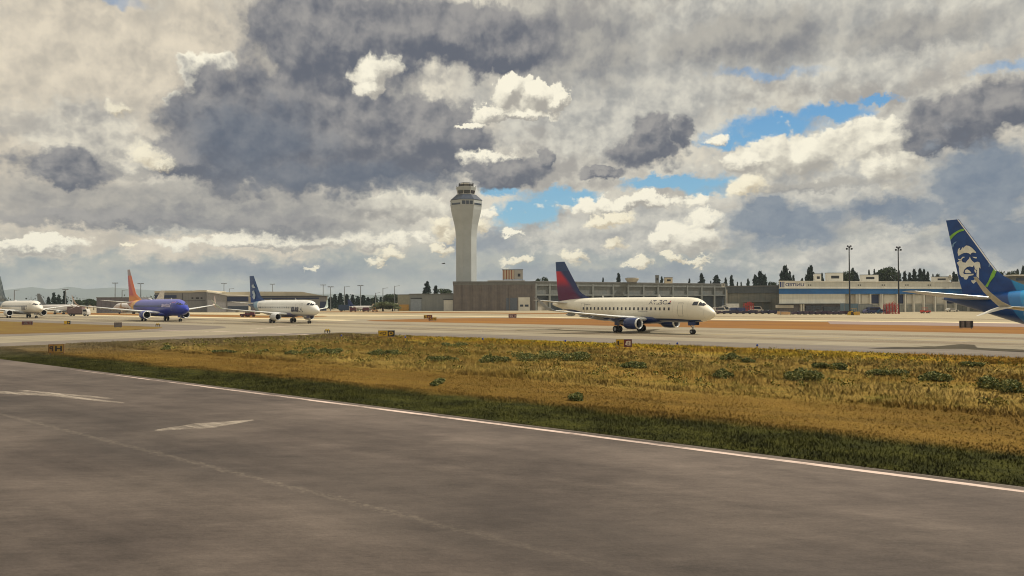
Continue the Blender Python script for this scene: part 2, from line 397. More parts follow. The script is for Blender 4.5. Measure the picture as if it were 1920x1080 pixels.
def strip(name, pts_uv, w, z, mt, kind='structure'):      # worn painted strip; attribute 'edge' is 1 in the middle, 0 at the rim
    V = []; F = []; E = []; L = sum(math.dist(a, b) for a, b in zip(pts_uv, pts_uv[1:])); pts = []
    for a, b in zip(pts_uv, pts_uv[1:]):
        n = max(1, int(math.dist(a, b) / 1.5))
        pts += [(a[0] + (b[0] - a[0]) * i / n, a[1] + (b[1] - a[1]) * i / n) for i in range(n)]
    pts.append(pts_uv[-1]); N = len(pts)
    for i, q in enumerate(pts):
        q0 = pts[max(0, i - 1)]; q1 = pts[min(N - 1, i + 1)]
        d = Vector((q1[0] - q0[0], q1[1] - q0[1])).normalized(); nn = Vector((-d.y, d.x)); ww = w(i / (N - 1)) if callable(w) else w
        for k, o in enumerate((-1, -0.7, 0.7, 1)):
            V.append(UV(q[0] + nn.x * ww / 2 * o, q[1] + nn.y * ww / 2 * o, z)); E.append(0.0 if k in (0, 3) else 1.0)
    for i in range(N - 1):
        for k in range(3): F.append((i * 4 + k, (i + 1) * 4 + k, (i + 1) * 4 + k + 1, i * 4 + k + 1))
    me = bpy.data.meshes.new(name); me.from_pydata(V, [], F); me.update()
    if me.polygons[0].normal.z < 0: me.flip_normals()
    at = me.attributes.new('edge', 'FLOAT', 'POINT'); at.data.foreach_set('value', E)
    return tag(link(name, me, None, mt), kind=kind)

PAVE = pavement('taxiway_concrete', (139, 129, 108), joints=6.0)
PAVE2 = pavement('sun_toned_concrete', (153, 140, 112), joints=7.5, streak=0.16)  # apron colour raised to stand in for sun beyond the cloud shadow
SHOULD = pavement('shoulder_asphalt', (112, 103, 92), joints=0, streak=0.2)
DARKP = pavement('worn_asphalt', (134, 116, 108), joints=0, streak=0.25)
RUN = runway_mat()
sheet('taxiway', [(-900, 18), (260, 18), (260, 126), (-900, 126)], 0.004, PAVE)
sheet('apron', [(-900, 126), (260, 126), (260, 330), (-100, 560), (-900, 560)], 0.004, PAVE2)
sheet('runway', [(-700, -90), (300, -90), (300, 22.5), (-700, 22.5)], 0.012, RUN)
sheet('shoulder_strip', rrect(-104, 260, 16, 82, [2, 2, 2, 24]), 0.008, SHOULD)
sheet('shoulder_strip', rrect(-900, -124, 16, 82, [2, 2, 24, 2]), 0.008, SHOULD)
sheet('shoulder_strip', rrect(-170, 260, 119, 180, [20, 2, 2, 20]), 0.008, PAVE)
# paint
WHITE = worn_paint('edge_paint', (206, 184, 170), wear=0.43, soft=0.16)
WORN = worn_paint('worn_paint', (196, 182, 164), wear=0.50, soft=0.22, scale=2.2, stretch=0.12, op=0.62)
strip('runway_edge_line', [(-58, 22.05), (120, 22.05)], lambda s: 0.03 + 0.31 * min(1, s * 9), 0.016, WHITE)
a = uv_of(G(-160, 728)); b = uv_of(G(95, 741)); c = uv_of(G(230, 756))
strip('runway_marking', [a, b, c], lambda s: 1.3 * (1 - s) + 0.3, 0.016, WORN)
strip('runway_marking', [uv_of(G(40, 733)), uv_of(G(210, 748))], 0.5, 0.020, WORN)
strip('runway_marking', [uv_of(G(290, 808)), uv_of(G(380, 799)), uv_of(G(475, 788))], lambda s: 1.8 * math.sin(math.pi * min(1, s * 0.95 + 0.03)) + 0.1, 0.016, WORN)
strip('taxiway_edge_line', [uv_of(G(250, 618)), uv_of(G(420, 622)), uv_of(G(540, 626)), uv_of(G(622, 629.5))], 0.9, 0.014, WHITE)
strip('taxiway_edge_line', [uv_of(G(470, 618)), uv_of(G(520, 613)), uv_of(G(560, 610))], 0.6, 0.016, WHITE)
strip('taxiway_edge_line', [uv_of(G(1445, 659.0)), uv_of(G(1512, 660.5))], 0.8, 0.014, WHITE)
YEL = worn_paint('yellow_paint', (206, 176, 96), wear=0.42)
strip('taxiway_centre_line', [(-420, 100), (160, 100)], 0.35, 0.014, YEL)
SUN_PATCH = worn_paint('painted_sun_patch', (216, 198, 158), wear=0.42, soft=0.1, scale=0.4, stretch=0.1)  # pale overlay that paints sunlit bands onto the far pavement
strip('painted_sun_strip', [(-330, 126.5), (-160, 126.5)], 9, 0.012, SUN_PATCH)
strip('painted_sun_strip', [(-420, 182), (40, 182)], 8, 0.012, SUN_PATCH)
strip('painted_sun_strip', [(-420, 171), (-200, 171)], 8, 0.012, SUN_PATCH)
TAR = worn_paint('tar_streaks', (134, 118, 96), wear=0.54, soft=0.16, scale=0.5, stretch=0.06)
strip('taxiway_tyre_streaks', [(-420, 93), (120, 93)], 10, 0.012, TAR)
strip('taxiway_tyre_streaks', [(-420, 109), (120, 109)], 9, 0.012, TAR)
strip('taxiway_tyre_streaks', [(-420, 215), (120, 215)], 12, 0.012, TAR)
# ------------------------------------------------------------------ grass
def grass_color(t, blades):
    g = gp(t); x, y, z = t.xyz(g)[:3]
    n1 = t.noise(t.v('MULTIPLY', g, (0.35, 1.0, 1.0)), 0.16, 6, 0.6); n2 = t.noise(g, 0.7, 5, 0.65); n3 = t.noise(g, 5.0, 3, 0.7)
    band = t.noise(t.cxyz(t.mul(x, 0.02), t.mul(y, 0.5)), 1.0, 4, 0.6)
    mown = t.mix(t.sm(n1, 0.38, 0.62), lin(118, 92, 40), lin(138, 108, 50)); mown = t.mix(t.sm(n2, 0.45, 0.72, 0, 0.6), mown, lin(104, 86, 32))
    mown = t.mix(t.sm(band, 0.52, 0.66, 0, 0.55), mown, lin(108, 86, 40))
    rough = t.mix(t.sm(n1, 0.36, 0.64), lin(142, 113, 48), lin(166, 140, 74)); rough = t.mix(t.sm(n2, 0.46, 0.66, 0, 0.8), rough, lin(112, 104, 42))
    rough = t.mix(t.sm(band, 0.5, 0.62, 0, 0.35), rough, lin(154, 118, 60))
    far = t.mix(t.sm(n1, 0.4, 0.6), lin(164, 124, 46), lin(174, 148, 36))
    yw = t.add(y, t.mul(t.sub(n1, 0.5), 7.0)); yw2 = t.add(y, t.mul(t.sub(t.noise(g, 0.35, 4, 0.6), 0.5), 3.0))
    col = t.mix(t.sm(yw, 34.5, 38.0), mown, rough); col = t.mix(t.sm(yw, 60, 68), col, far)
    green = t.mix(t.sm(n2, 0.35, 0.65), lin(52, 54, 24), lin(76, 76, 32))
    col = t.mix(t.sm(yw2, 28.6, 26.4), col, green)
    if not blades: col = t.mix(t.sm(y, 22.9, 22.4), col, lin(34, 28, 18))
    gravel = t.mix(t.sm(n3, 0.4, 0.6), lin(118, 106, 86), lin(96, 90, 66))
    col = t.mix(t.sm(t.add(x, t.mul(t.sub(n1, 0.5), 24.0)), -68, -92, 0, 0.75), col, gravel)
    return t.v('SCALE', col, scale=t.m('MULTIPLY_ADD', n3, 0.6, t.sm(y, 33, 45, 0.52, 0.56))), g
mt, t = newmat('turf'); col, g = grass_color(t, False)
t.bsdf(col, 0.95, spec=0.05, bump=t.noise(g, 6, 4, 0.7), bstr=0.8, bdist=0.15); TURF = mt
mt, t = newmat('grass_blades'); col, g = grass_color(t, True)
at = t.n.new('ShaderNodeAttribute'); at.attribute_name = 'tone'
col = t.v('SCALE', col, scale=at.outputs['Fac'])
b_ = t.bsdf(col, 0.9, spec=0.08); b_.inputs['Normal'].default_value = (0, 0, 1); BLADE = mt
up = t.n.new('ShaderNodeVectorMath'); up.operation = 'NORMALIZE'; nw = t.n.new('ShaderNodeNewGeometry')
t.l.new(t.v('ADD', t.v('SCALE', nw.outputs['Normal'], scale=0.2), (0, 0, 1)), up.inputs[0]); t.l.new(up.outputs[0], b_.inputs['Normal'])
mt, t = newmat('dry_turf'); g = gp(t); n = t.noise(t.v('MULTIPLY', g, (0.3, 1, 1)), 0.1, 6, 0.65); f = t.noise(g, 2.0, 5, 0.7)
col = t.mix(t.sm(n, 0.38, 0.62), lin(122, 86, 52), lin(136, 98, 52)); col = t.mix(t.sm(f, 0.45, 0.7, 0, 0.6), col, lin(130, 92, 50))
t.bsdf(col, 0.95, spec=0.05); DRY = mt
mt, t = newmat('olive_turf'); g = gp(t); n = t.noise(g, 0.1, 6, 0.65); f = t.noise(g, 2.0, 5, 0.7)
col = t.mix(t.sm(n, 0.38, 0.62), lin(108, 84, 48), lin(118, 98, 52)); col = t.mix(t.sm(f, 0.45, 0.7, 0, 0.6), col, lin(96, 82, 40))
t.bsdf(col, 0.95, spec=0.05); OLIVE = mt
ISL = rrect(-95, 260, 22.6, 72.6, [6, 2, 2, 16])
sheet('grass_field', ISL, 0.016, TURF)
sheet('grass_field', rrect(-900, -133, 22.6, 72, [2, 10, 18, 2]), 0.014, OLIVE)
sheet('infield', rrect(-157, 260, 124, 172, [10, 2, 2, 22]), 0.014, DRY)
sheet('infield', rrect(-500, -205, 135, 158, [2, 10, 10, 2]), 0.014, DRY)
sheet('infield', rrect(-330, -150, 232, 252, [2, 9, 9, 2]), 0.014, DRY)
sheet('asphalt_road', [(-52, 156), (260, 152), (260, 178), (-60, 178)], 0.018, DARKP)

def blades(u0, u1, v0, v1, n, h, w, lean=0.5, keep=None, base=0.02):
    u = rng.uniform(u0, u1, n); v = rng.uniform(v0, v1, n)
    # keep only what can be seen from the aeroplane's side of the field (a wide margin is left)
    ok = (u < -0.05 * v + 8) & (u > -3.6 * v - 10)
    cn = np.sin(u * 0.9 + 2.1 * np.sin(v * 0.7)) * np.sin(v * 1.3 + 1.7 * np.sin(u * 0.4)) + 0.6 * np.sin(u * 0.23 + v * 0.41)
    ok &= rng.uniform(-2.4, 0.6, n) < cn
    if keep is not None: ok &= keep(u, v)
    u, v, cn = u[ok], v[ok], cn[ok]; n = len(u)
    x = u * AU.x + v * AN.x; y = u * AU.y + v * AN.y
    hh = h * rng.uniform(0.45, 1.3, n) * (0.9 + 0.25 * cn); a = rng.uniform(0, 2 * np.pi, n); ww = w * rng.uniform(0.6, 1.4, n)
    la = rng.uniform(0, 2 * np.pi, n); ll = rng.uniform(0, lean, n) * hh
    V = np.zeros((n, 3, 3)); dx = np.cos(a) * ww / 2; dy = np.sin(a) * ww / 2
    V[:, 0] = np.stack([x - dx, y - dy, np.full(n, base)], 1); V[:, 1] = np.stack([x + dx, y + dy, np.full(n, base)], 1)
    V[:, 2] = np.stack([x + np.cos(la) * ll, y + np.sin(la) * ll, base + hh], 1)
    tone = np.repeat(rng.uniform(0.88, 1.22, n), 3)
    return V.reshape(-1, 3), np.arange(3 * n).reshape(-1, 3), tone
parts = [blades(-100, 10, 22.55, 28.5, 130000, 0.085, 0.032, 1.0),
         blades(-95, 10, 28, 38, 70000, 0.06, 0.045, 1.6),
         blades(-95, 5, 35.5, 52, 100000, 0.18, 0.05, 1.4),
         blades(-93, 5, 50, 72.3, 80000, 0.20, 0.07, 1.3)]
V = np.concatenate([p[0] for p in parts]); off = np.cumsum([0] + [len(p[0]) for p in parts[:-1]])
F = np.concatenate([p[1] + o for p, o in zip(parts, off)]); T = np.concatenate([p[2] for p in parts])
me = tris_mesh('grass', V, F); a = me.attributes.new('tone', 'FLOAT', 'POINT'); a.data.foreach_set('value', T.astype(np.float32))
tag(link('grass', me, None, BLADE), kind='stuff')

# weeds: leafy clumps
def leaf_mat(name, c0, c1, c2):
    mt, t = newmat(name); g = t.pos(); n = t.noise(g, 1.3, 4, 0.6)
    at = t.n.new('ShaderNodeAttribute'); at.attribute_name = 'tone'
    col = t.mix(t.sm(n, 0.35, 0.65), lin(*c0), lin(*c1)); col = t.mix(t.sm(at.outputs['Fac'], 0.9, 1.3), col, lin(*c2))
    t.bsdf(t.v('SCALE', col, scale=at.outputs['Fac']), 0.8, spec=0.15); return mt
WEED = leaf_mat('weed_leaves', (72, 86, 50), (94, 102, 54), (128, 124, 74))
def leaf_cloud(centres, radii, n, size, flat=1.0):
    """n leaf quads scattered through several ellipsoids"""
    k = len(centres); idx = rng.integers(0, k, n); c = np.array(centres)[idx]; r = np.array(radii)[idx]
    d = rng.normal(size=(n, 3)); d /= np.linalg.norm(d, axis=1)[:, None]; rad = rng.uniform(0.35, 1.05, n) ** 0.6
    p = c + d * rad[:, None] * r
    a = rng.normal(size=(n, 3)); a /= np.linalg.norm(a, axis=1)[:, None]; b = np.cross(a, rng.normal(size=(n, 3))); b /= np.linalg.norm(b, axis=1)[:, None]
    s = (size * rng.uniform(0.5, 1.3, n))[:, None]
    V = np.stack([p - a * s, p + b * s * 0.6, p + a * s, p - b * s * 0.6], 1).reshape(-1, 3)
    return V, np.arange(4 * n).reshape(-1, 4), np.repeat(rng.uniform(0.6, 1.35, n), 4)
def cloud_obj(name, VFT, mt, parent=None):
    V, F, T = VFT; me = tris_mesh(name, V, F); a = me.attributes.new('tone', 'FLOAT', 'POINT'); a.data.foreach_set('value', T.astype(np.float32))
    return link(name, me, parent, mt)
def weed(px, py, wpx, hpx, label, name='weed_clump', dens=1.0):
    base = G(px, py + hpx * 0.5); s = base.y / FPX; w = wpx * s; h = max(0.4, hpx * s * 1.0); dep = max(w * 0.35, 0.6)
    k = max(4, int(wpx / 5)); cs = []; rs = []
    for i in range(k):
        cs.append(((rng.uniform(-0.5, 0.5)) * w, rng.uniform(-0.5, 0.5) * dep * 2.2, h * rng.uniform(0.1, 0.6)))
        q = rng.uniform(0.5, 1.0); rs.append((0.16 * w * q + 0.15, 0.3 * dep * q + 0.2, h * 0.45 * q))
    V, F, T = leaf_cloud(cs, rs, int(dens * (500 + wpx * 48)), 0.065); V[:, 2] = np.abs(V[:, 2])
    # stems reaching up
    o = cloud_obj(name, (V, F, T), WEED); o.location = base
    return tag(o, label, 'weeds', 'green weed clumps in the dry grass')
for a in [
 (600, 657, 66, 13, 'wide green weed patch below the white jet, left of the black and yellow sign'),
 (720, 660, 56, 12, 'green weed patch in the grass just below the black and yellow taxiway sign'),
 (828, 671, 46, 12, 'dark teal green weed clump in the grass below the control tower'),
 (925, 672, 46, 14, 'dark green weed clump left of the broad weed patch in the middle of the grass'),
 (850, 646, 40, 7, 'small dark weed patch close to the taxiway edge below the tower'),
 (1035, 664, 120, 20, 'broadest dull green weed patch in the middle of the grass'),
 (1185, 684, 44, 12, 'grey green weed clump in the grass below the red sign'),
 (1368, 668, 30, 13, 'dark leafy weed standing near the taxiway right of the red sign'),
 (1408, 674, 22, 12, 'thin dark weed right of the leafy weed near the taxiway'),
 (1350, 700, 32, 18, 'dark round weed at the edge of the mown grass'),
 (1500, 700, 78, 26, 'largest dark green weed bush on the right side of the grass'),
 (1550, 685, 50, 14, 'dark weed top behind the largest weed bush'),
 (1655, 697, 60, 14, 'low green weed patch right of the largest weed bush'),
 (1760, 705, 60, 18, 'dull olive weed patch in the grass below the box sign'),
 (1850, 715, 34, 26, 'tall dark weed in the grass near the right edge'),
 (1890, 724, 60, 24, 'grey green weed patch at the right edge of the grass'),
 (1818, 682, 28, 14, 'small twiggy weed close to the taxiway on the right'),
 (490, 658, 14, 8, 'small round dark weed in the grass left of the wide weed patch'),
 (420, 658, 34, 8, 'low brownish green weed in the left part of the grass'),
 (315, 652, 24, 9, 'small green weed near the taxiway corner on the left'),
 (545, 661, 22, 8, 'small olive weed between the round weed and the wide patch'),
 (822, 718, 26, 8, 'lone dark weed tuft on the mown grass below the tower'),
 (1075, 748, 22, 6, 'lone flat weed tuft on the mown grass in the middle'),
]: weed(*a)
# loose small weeds nobody could count
n = 450; us = rng.uniform(-90, 0, n * 3); vs = rng.uniform(38, 70, n * 3); ok = (us < -0.05 * vs + 6) & (us > -3.3 * vs); us = us[ok][:n]; vs = vs[ok][:n]
cs = [tuple(UV(u, v, 0.12)) for u, v in zip(us, vs)]; rs = [(rng.uniform(.15, .6), rng.uniform(.15, .6), rng.uniform(.12, .35)) for _ in cs]
V, F, T = leaf_cloud(cs, rs, 22000, 0.07); V[:, 2] = np.abs(V[:, 2]); mt = leaf_mat('small_weed_leaves', (92, 96, 44), (116, 108, 48), (136, 124, 62))
tag(cloud_obj('small_weeds', (V, F, T), mt), kind='stuff')
# ------------------------------------------------------------------ buildings
class Facade:
    """a straight front between two measured points; local x runs along it, y goes away from the camera, z up"""
    def __init__(s, pxa, da, pxb, db, name, label, cat='building'):
        pa, pb = P(pxa, 566, da), P(pxb, 566, db); s.a = Vector((pa.x, pa.y, 0)); s.d = Vector((pb.x - pa.x, pb.y - pa.y, 0)); s.L = s.d.length; s.d.normalize()
        s.n = Vector((-s.d.y, s.d.x, 0)); s.root = empty(name, s.a, math.atan2(s.d.y, s.d.x), label, cat)
    def x(s, px, y=0.0):
        r = ray(px, 566); o = s.a + s.n * y; det = r.x * s.d.y - r.y * s.d.x
        t = (o.x * s.d.y - o.y * s.d.x) / det; p = Vector((r.x * t, r.y * t, 0)); return (p - o).dot(s.d)
    def z(s, px, py, y=0.0):
        o = s.a + s.n * y; r = ray(px, py); det = r.x * s.d.y - r.y * s.d.x
        t = (o.x * s.d.y - o.y * s.d.x) / det; return EYE + r.z * t
    def box(s, px0, px1, py0, py1, y0, y1, mb=None, z0=None):      # measured rectangle (py0 top, py1 bottom)
        mb = mb or MB(); pm = (px0 + px1) / 2
        mb.box(s.x(px0, y0), s.x(px1, y0), y0, y1, s.z(pm, py1, y0) if z0 is None else z0, s.z(pm, py0, y0)); return mb
def ribbed(name, rgb, rgb2, pitch=1.2, var=0.15, depth=0.15):
    mt, t = newmat(name); o = t.obj(); x, y, z = t.xyz(o)[:3]
    s = t.m('ABSOLUTE', t.sub(t.m('FRACT', t.mul(x, 1 / pitch)), 0.5)); n = t.noise(o, 0.4, 5, 0.65)
    panel = t.noise(t.v('FLOOR', t.v('MULTIPLY', o, (1 / (pitch * 6), 0.2, 0.18))), 3.1, 0)
    st = t.noise(t.cxyz(t.mul(x, 1.2), 0.0, t.mul(z, 0.12)), 1.0, 4, 0.6)
    col = t.mix(t.sm(n, 0.3, 0.7), lin(*rgb), lin(*rgb2)); k = t.m('MULTIPLY_ADD', t.gt(s, 0.42), -depth, 1.0)
    k = t.m('MULTIPLY_ADD', t.sub(panel, 0.5), var, k); k = t.m('MULTIPLY_ADD', t.sub(st, 0.5), 0.35, k)
    t.bsdf(t.v('SCALE', col, scale=k), 0.7, spec=0.3); return mt
CONC = paint('concrete_wall', (114, 117, 114), 0.85, var=0.18, scale=0.3)
CONCL = paint('pale_concrete', (172, 166, 154), 0.85, var=0.12, scale=0.3)
DARKGLASS = paint('dark_glass', (30, 44, 62), 0.12, var=0.2, spec=0.8)
NAVY = paint('navy_panel', (26, 42, 78), 0.5)
BLACK = paint('black_metal', (28, 30, 34), 0.5)
WHITEW = paint('white_panel', (204, 200, 188), 0.6, var=0.10, scale=0.2)
CREAM = paint('cream_roof', (196, 184, 158), 0.7, var=0.12, scale=0.15)
ROOFG = paint('roof_grey', (104, 104, 102), 0.8, var=0.15, scale=0.3)
GALV = paint('galvanised_steel', (128, 132, 134), 0.45, 0.6, var=0.1)

# --- long concrete building below the tower: ribbed block and bay section
f = Facade(850, 405, 1004, 408, 'hangar_block', 'brown grey ribbed industrial block under the control tower')
RIB = ribbed('ribbed_cladding', (100, 94, 92), (116, 108, 102), 1.4)
zt = f.z(930, 527.5); L = f.L
MB().box(0, L, 0, 60, 0, zt - 0.9).build('wall', RIB, f.root)
MB().box(-0.25, L + 0.25, -0.25, 60.2, zt - 0.9, zt).build('roof', ROOFG, f.root)
f.box(851, 1003, 531.5, 533.5, -0.15, 0.0).build('ledge', CONC, f.root)
f.box(972, 993.5, 557.5, 582.5, -0.3, 0.0, z0=0.0).build('loading_door', WHITEW, f.root)
g_ = f.root.children[-1]
f.box(975, 981, 571, 575, -0.36, -0.3).build('window', DARKGLASS, g_); f.box(984, 991, 571, 575, -0.36, -0.3).build('window', DARKGLASS, g_)
f.box(949, 970, 558.5, 582.5, -0.08, 0.0, z0=0.0).build('loading_door', paint('slate_door', (84, 92, 104), 0.6), f.root)
for px in (866, 884, 901, 918, 935, 955, 998): f.box(px - 0.6, px + 0.6, 534, 583, -0.4, 0.0, z0=0).build('pilaster', RIB, f.root)
# penthouse box on the roof
r = Facade(942.5, 425, 980.5, 425, 'roof_plant_room', 'rust and cream striped plant room on the flat roof right of the control tower')
STRIPE, t = newmat('rust_stripes'); o = t.obj(); x, y, z = t.xyz(o)[:3]
s = t.sm(t.m('ABSOLUTE', t.sub(t.m('FRACT', t.mul(x, 0.72)), 0.5)), 0.16, 0.24); t.bsdf(t.mix(s, lin(150, 84, 56), lin(196, 178, 148)), 0.7)
z0 = r.z(960, 523.5); z1 = r.z(960, 505)
for q in (0.3, r.L - 0.3, r.L / 2): MB().box(q - 0.15, q + 0.15, 0.3, 6.5, zt - 0.05 if False else z0 - 0.6, z0).build('leg', GALV, r.root)
r.root.location.z = 0
MB().box(0, r.x(964.5), 0, 7, z0, z1 - 0.3).build('striped_wall', STRIPE, r.root)
MB().box(r.x(964.5), r.L, 0, 7, z0, z1 - 0.3).build('wall', CONCL, r.root); w_ = r.root.children[-1]
r.box(971, 976, 513, 518.5, -0.08, 0.0).build('vent', BLACK, w_)
MB().box(-0.2, r.L + 0.2, -0.2, 7.2, z1 - 0.3, z1).build('roof', ROOFG, r.root)
MB().box(-8, r.L + 1, -0.5, 8, zt, z0 - 0.6).build('plinth', CONCL, r.root)

f = Facade(1004, 409, 1362, 488, 'bay_building', 'long grey concrete building with pilaster bays behind the white and blue regional jet')
zl = f.z(1010, 526.8); zr = f.z(1355, 532); zt2 = (zl + zr) / 2; L = f.L
BAY = ribbed('bay_panels', (98, 104, 104), (112, 112, 108), 3.0, depth=0.06)
z_a = f.z(1010, 536); z_b = f.z(1010, 553.5)
MB().box(0, L, 0.6, 55, z_b - 0.2, zt2 - 0.6).build('wall', BAY, f.root)
MB().box(0, L, 0.0, 0.6, z_a, zt2 - 0.6).build('fascia', CONCL if False else CONC, f.root)
MB().box(-0.2, L + 0.3, -0.3, 55.3, zt2 - 0.6, zt2).build('roof', ROOFG, f.root)
MB().box(0, L, -0.1, 0.6, z_b - 0.2, z_b + 0.5).build('ledge', CONC, f.root)
MB().box(0, L, 1.8, 55, 0, z_b - 0.2).build('glazed_front', paint('blue_slate_glazing', (62, 72, 80), 0.4, var=0.25, spec=0.5), f.root)
pil = MB().box(-0.55, 0.55, -0.12, 0.9, 0, zt2 - 0.75).mesh('pilaster'); pil.materials.append(paint('pilaster_grey', (114, 117, 113), .8))
for px in (1005, 1031, 1056, 1083, 1112, 1150, 1178, 1207, 1234, 1262, 1289, 1316, 1340, 1361):
    o = bpy.data.objects.new('pilaster', pil); COL.objects.link(o); o.parent = f.root; o.location.x = f.x(px)
for px in (1000 + 8, 1094): f.box(px, px + 20, 566, 583, 1.5, 1.8, z0=0).build('garage_door', CONCL, f.root)
# things on that roof
def roof_thing(px0, px1, py0, py1, d, name, label, cat, mt, taper=1.0, kind='box', depth=None):
    a = P(px0, (py0 + py1) / 2, d); b = P(px1, (py0 + py1) / 2, d); zb = P(px0, py1, d).z; ztp = P(px0, py0, d).z; w = (b.x - a.x); dp = depth or w * 0.8
    e = empty(name, ((a.x + b.x) / 2, d, zb), 0, label, cat); h = ztp - zb
    if kind == 'drum':
        MB().rings([[(math.cos(k * math.pi / 8) * rr, math.sin(k * math.pi / 8) * rr, zz) for k in range(16)] for rr, zz in ((w / 2 * taper, 0), (w / 2, h * 0.8), (w / 2, h))]).build('housing', mt, e)
        MB().tube((0, 0, h), (0, 0, h + 0.25), w * 0.4, w * 0.36, 16).build('rim', ROOFG, e)
        MB().box(-w * .3, w * .3, -w * .3, w * .3, -0.8, 0.0).build('base', ROOFG, e)
    else:
        MB().prism([(-w / 2, -dp / 2), (w / 2, -dp / 2), (w / 2, dp / 2), (-w / 2, dp / 2)], -0.4, h - 0.2).build('housing', mt, e)
        MB().box(-w / 2 - 0.12, w / 2 + 0.12, -dp / 2 - 0.12, dp / 2 + 0.12, h - 0.2, h).build('cap', ROOFG, e)
        MB().box(-w * .25, w * .25, -dp / 2 - 0.06, -dp / 2, h * 0.25, h * 0.6).build('louvre', BLACK, e)
    return e
roof_thing(1172, 1198, 521.5, 529, 440, 'roof_fan', 'wide flared ventilation drum on the long grey roof', 'vent', CONCL, 0.72, 'drum')
roof_thing(1229, 1235, 516, 529, 450, 'roof_stack', 'narrow dark exhaust stack on the long grey roof right of the flared drum', 'vent', CONC)
roof_thing(1246, 1260, 520, 530, 452, 'roof_hut', 'small pale cream hut on the long grey roof right of the exhaust stack', 'roof unit', CREAM)
roof_thing(1353, 1358, 531, 537, 480, 'roof_cabinet', 'tiny white cabinet at the right end of the long grey roof', 'roof unit', WHITEW)

# --- middle grey building
f = Facade(1362, 360, 1464, 352, 'grey_warehouse', 'plain slate grey warehouse between the concrete bays and the blue striped hangar')
zt3 = f.z(1410, 535.5); zm = f.z(1410, 549.5); L = f.L
MB().box(0, L, 0.0, 40, zm, zt3 - 0.5).build('upper_wall', ribbed('slate_cladding', (78, 84, 88), (88, 92, 94), 2.0, depth=.05), f.root)
MB().box(-0.1, L, -0.25, 40.1, zt3 - 0.5, zt3).build('roof', ROOFG, f.root)
MB().box(0, L, 0.5, 40, 0, zm).build('lower_wall', ribbed('weathered_cladding', (112, 114, 106), (128, 124, 112), 2.4), f.root)
MB().box(0, 0.5, -0.5, 0.5, 0, f.z(1362, 543)).build('downpipe', CONCL, f.root)
f.box(1392, 1445, 563.5, 566, -3.0, 0.5).build('canopy', CONC, f.root)
for a, b in ((1368, 1384), (1400, 1412), (1416, 1428), (1432, 1441)): f.box(a, b, 567, 584, 0.3, 0.5, z0=0).build('garage_door', paint('grey_door', (100, 106, 104), 0.6), f.root)

# --- white hangar with blue band
f = Facade(1461, 292, 1892, 328, 'striped_hangar', 'long white hangar with a broad blue stripe and rooftop name sign')
_r = ray(1463, 566); SK = _r.dot(f.d) / _r.dot(f.n)          # the end wall runs straight away from the apron
HW = ribbed('hangar_white', (192, 192, 184), (204, 202, 190), 1.0, var=0.10, depth=0.05); L = f.L
zt4 = f.z(1480, 526.5); zb1 = f.z(1480, 541); zb0 = f.z(1480, 551); zw = f.z(1480, 569)
MB().box(0, L, 0, 70, zb1, zt4 - 0.3).skew(SK).build('upper_wall', HW, f.root)
MB().box(-0.15, L + 0.1, -0.2, 70.2, zt4 - 0.3, zt4).skew(SK).build('roof_edge', WHITEW, f.root)
MB().box(-0.1, L, -0.12, 70, zb0, zb1).skew(SK).build('blue_band', paint('band_blue', (8, 86, 142), 0.5, var=0.15, scale=0.2), f.root)
MB().box(-0.12, L, -0.2, 0.0, zb1, zb1 + 0.25).build('band_trim', WHITEW, f.root)
xs = f.x(1584)
MB().box(0, xs, 0.1, 70, zw, zb0).skew(SK).build('solid_wall', HW, f.root)
MB().box(xs, L, 1.2, 70, 0, zb0).skew(SK).build('recessed_wall', HW, f.root)
MB().box(0, xs, 0.6, 70, 0, zw).skew(SK).build('ground_floor', ribbed('ground_floor_cladding', (84, 84, 92), (104, 98, 98), 2.2, var=0.5), f.root)
MB().box(0, xs, -0.5, 0.6, zw - 0.25, zw).build('ledge', CONC, f.root)
for a, b, mt_ in ((1595, 1605, CONCL), (1616, 1631, WHITEW), (1634.5, 1648, NAVY), (1658, 1680, WHITEW), (1688, 1697, NAVY), (1700, 1712, WHITEW), (1716, 1731, WHITEW), (1736, 1752, CONCL), (1756, 1772, WHITEW), (1776, 1790, NAVY), (1796, 1815, WHITEW)):
    f.box(a, b, 552.5, 569, 0.9, 1.2).build('bay_door', mt_, f.root)
for px in (1593, 1607, 1611, 1633, 1652, 1655, 1683, 1698, 1714, 1733, 1754, 1774, 1793, 1817): f.box(px - 0.8, px + 0.8, 551, 572, -0.05, 1.2, z0=0).build('column', WHITEW, f.root)
f.box(1612, 1900, 571, 588, 0.7, 1.2, z0=0).build('lower_doors', ribbed('lower_doors', (120, 124, 122), (150, 150, 140), 2.6, var=0.6), f.root)
f.box(1502, 1503.5, 570, 583.5, -0.2, 0.6).build('door_frame', WHITEW, f.root); f.box(1506.5, 1508, 570, 583.5, -0.2, 0.6).build('door_frame', WHITEW, f.root)
f.box(1511, 1530, 573, 586, 0.3, 0.6, z0=0).build('dark_doorway', DARKGLASS, f.root); f.box(1530, 1540, 573, 580, 0.3, 0.6).build('window', DARKGLASS, f.root)
f.box(1544, 1583, 575, 586, 0.3, 0.6).build('window_band', DARKGLASS, f.root)
f.box(1455, 1488, 572, 577.5, 0.2, 0.6).build('window', CONCL, f.root)
for px in (1516.5, 1520.5, 1610, 1614, 1655, 1659, 1699, 1703, 1741, 1745): f.box(px - 0.9, px + 0.9, 533.5, 535.5, -0.1, 0.0).build('vent', BLACK, f.root)

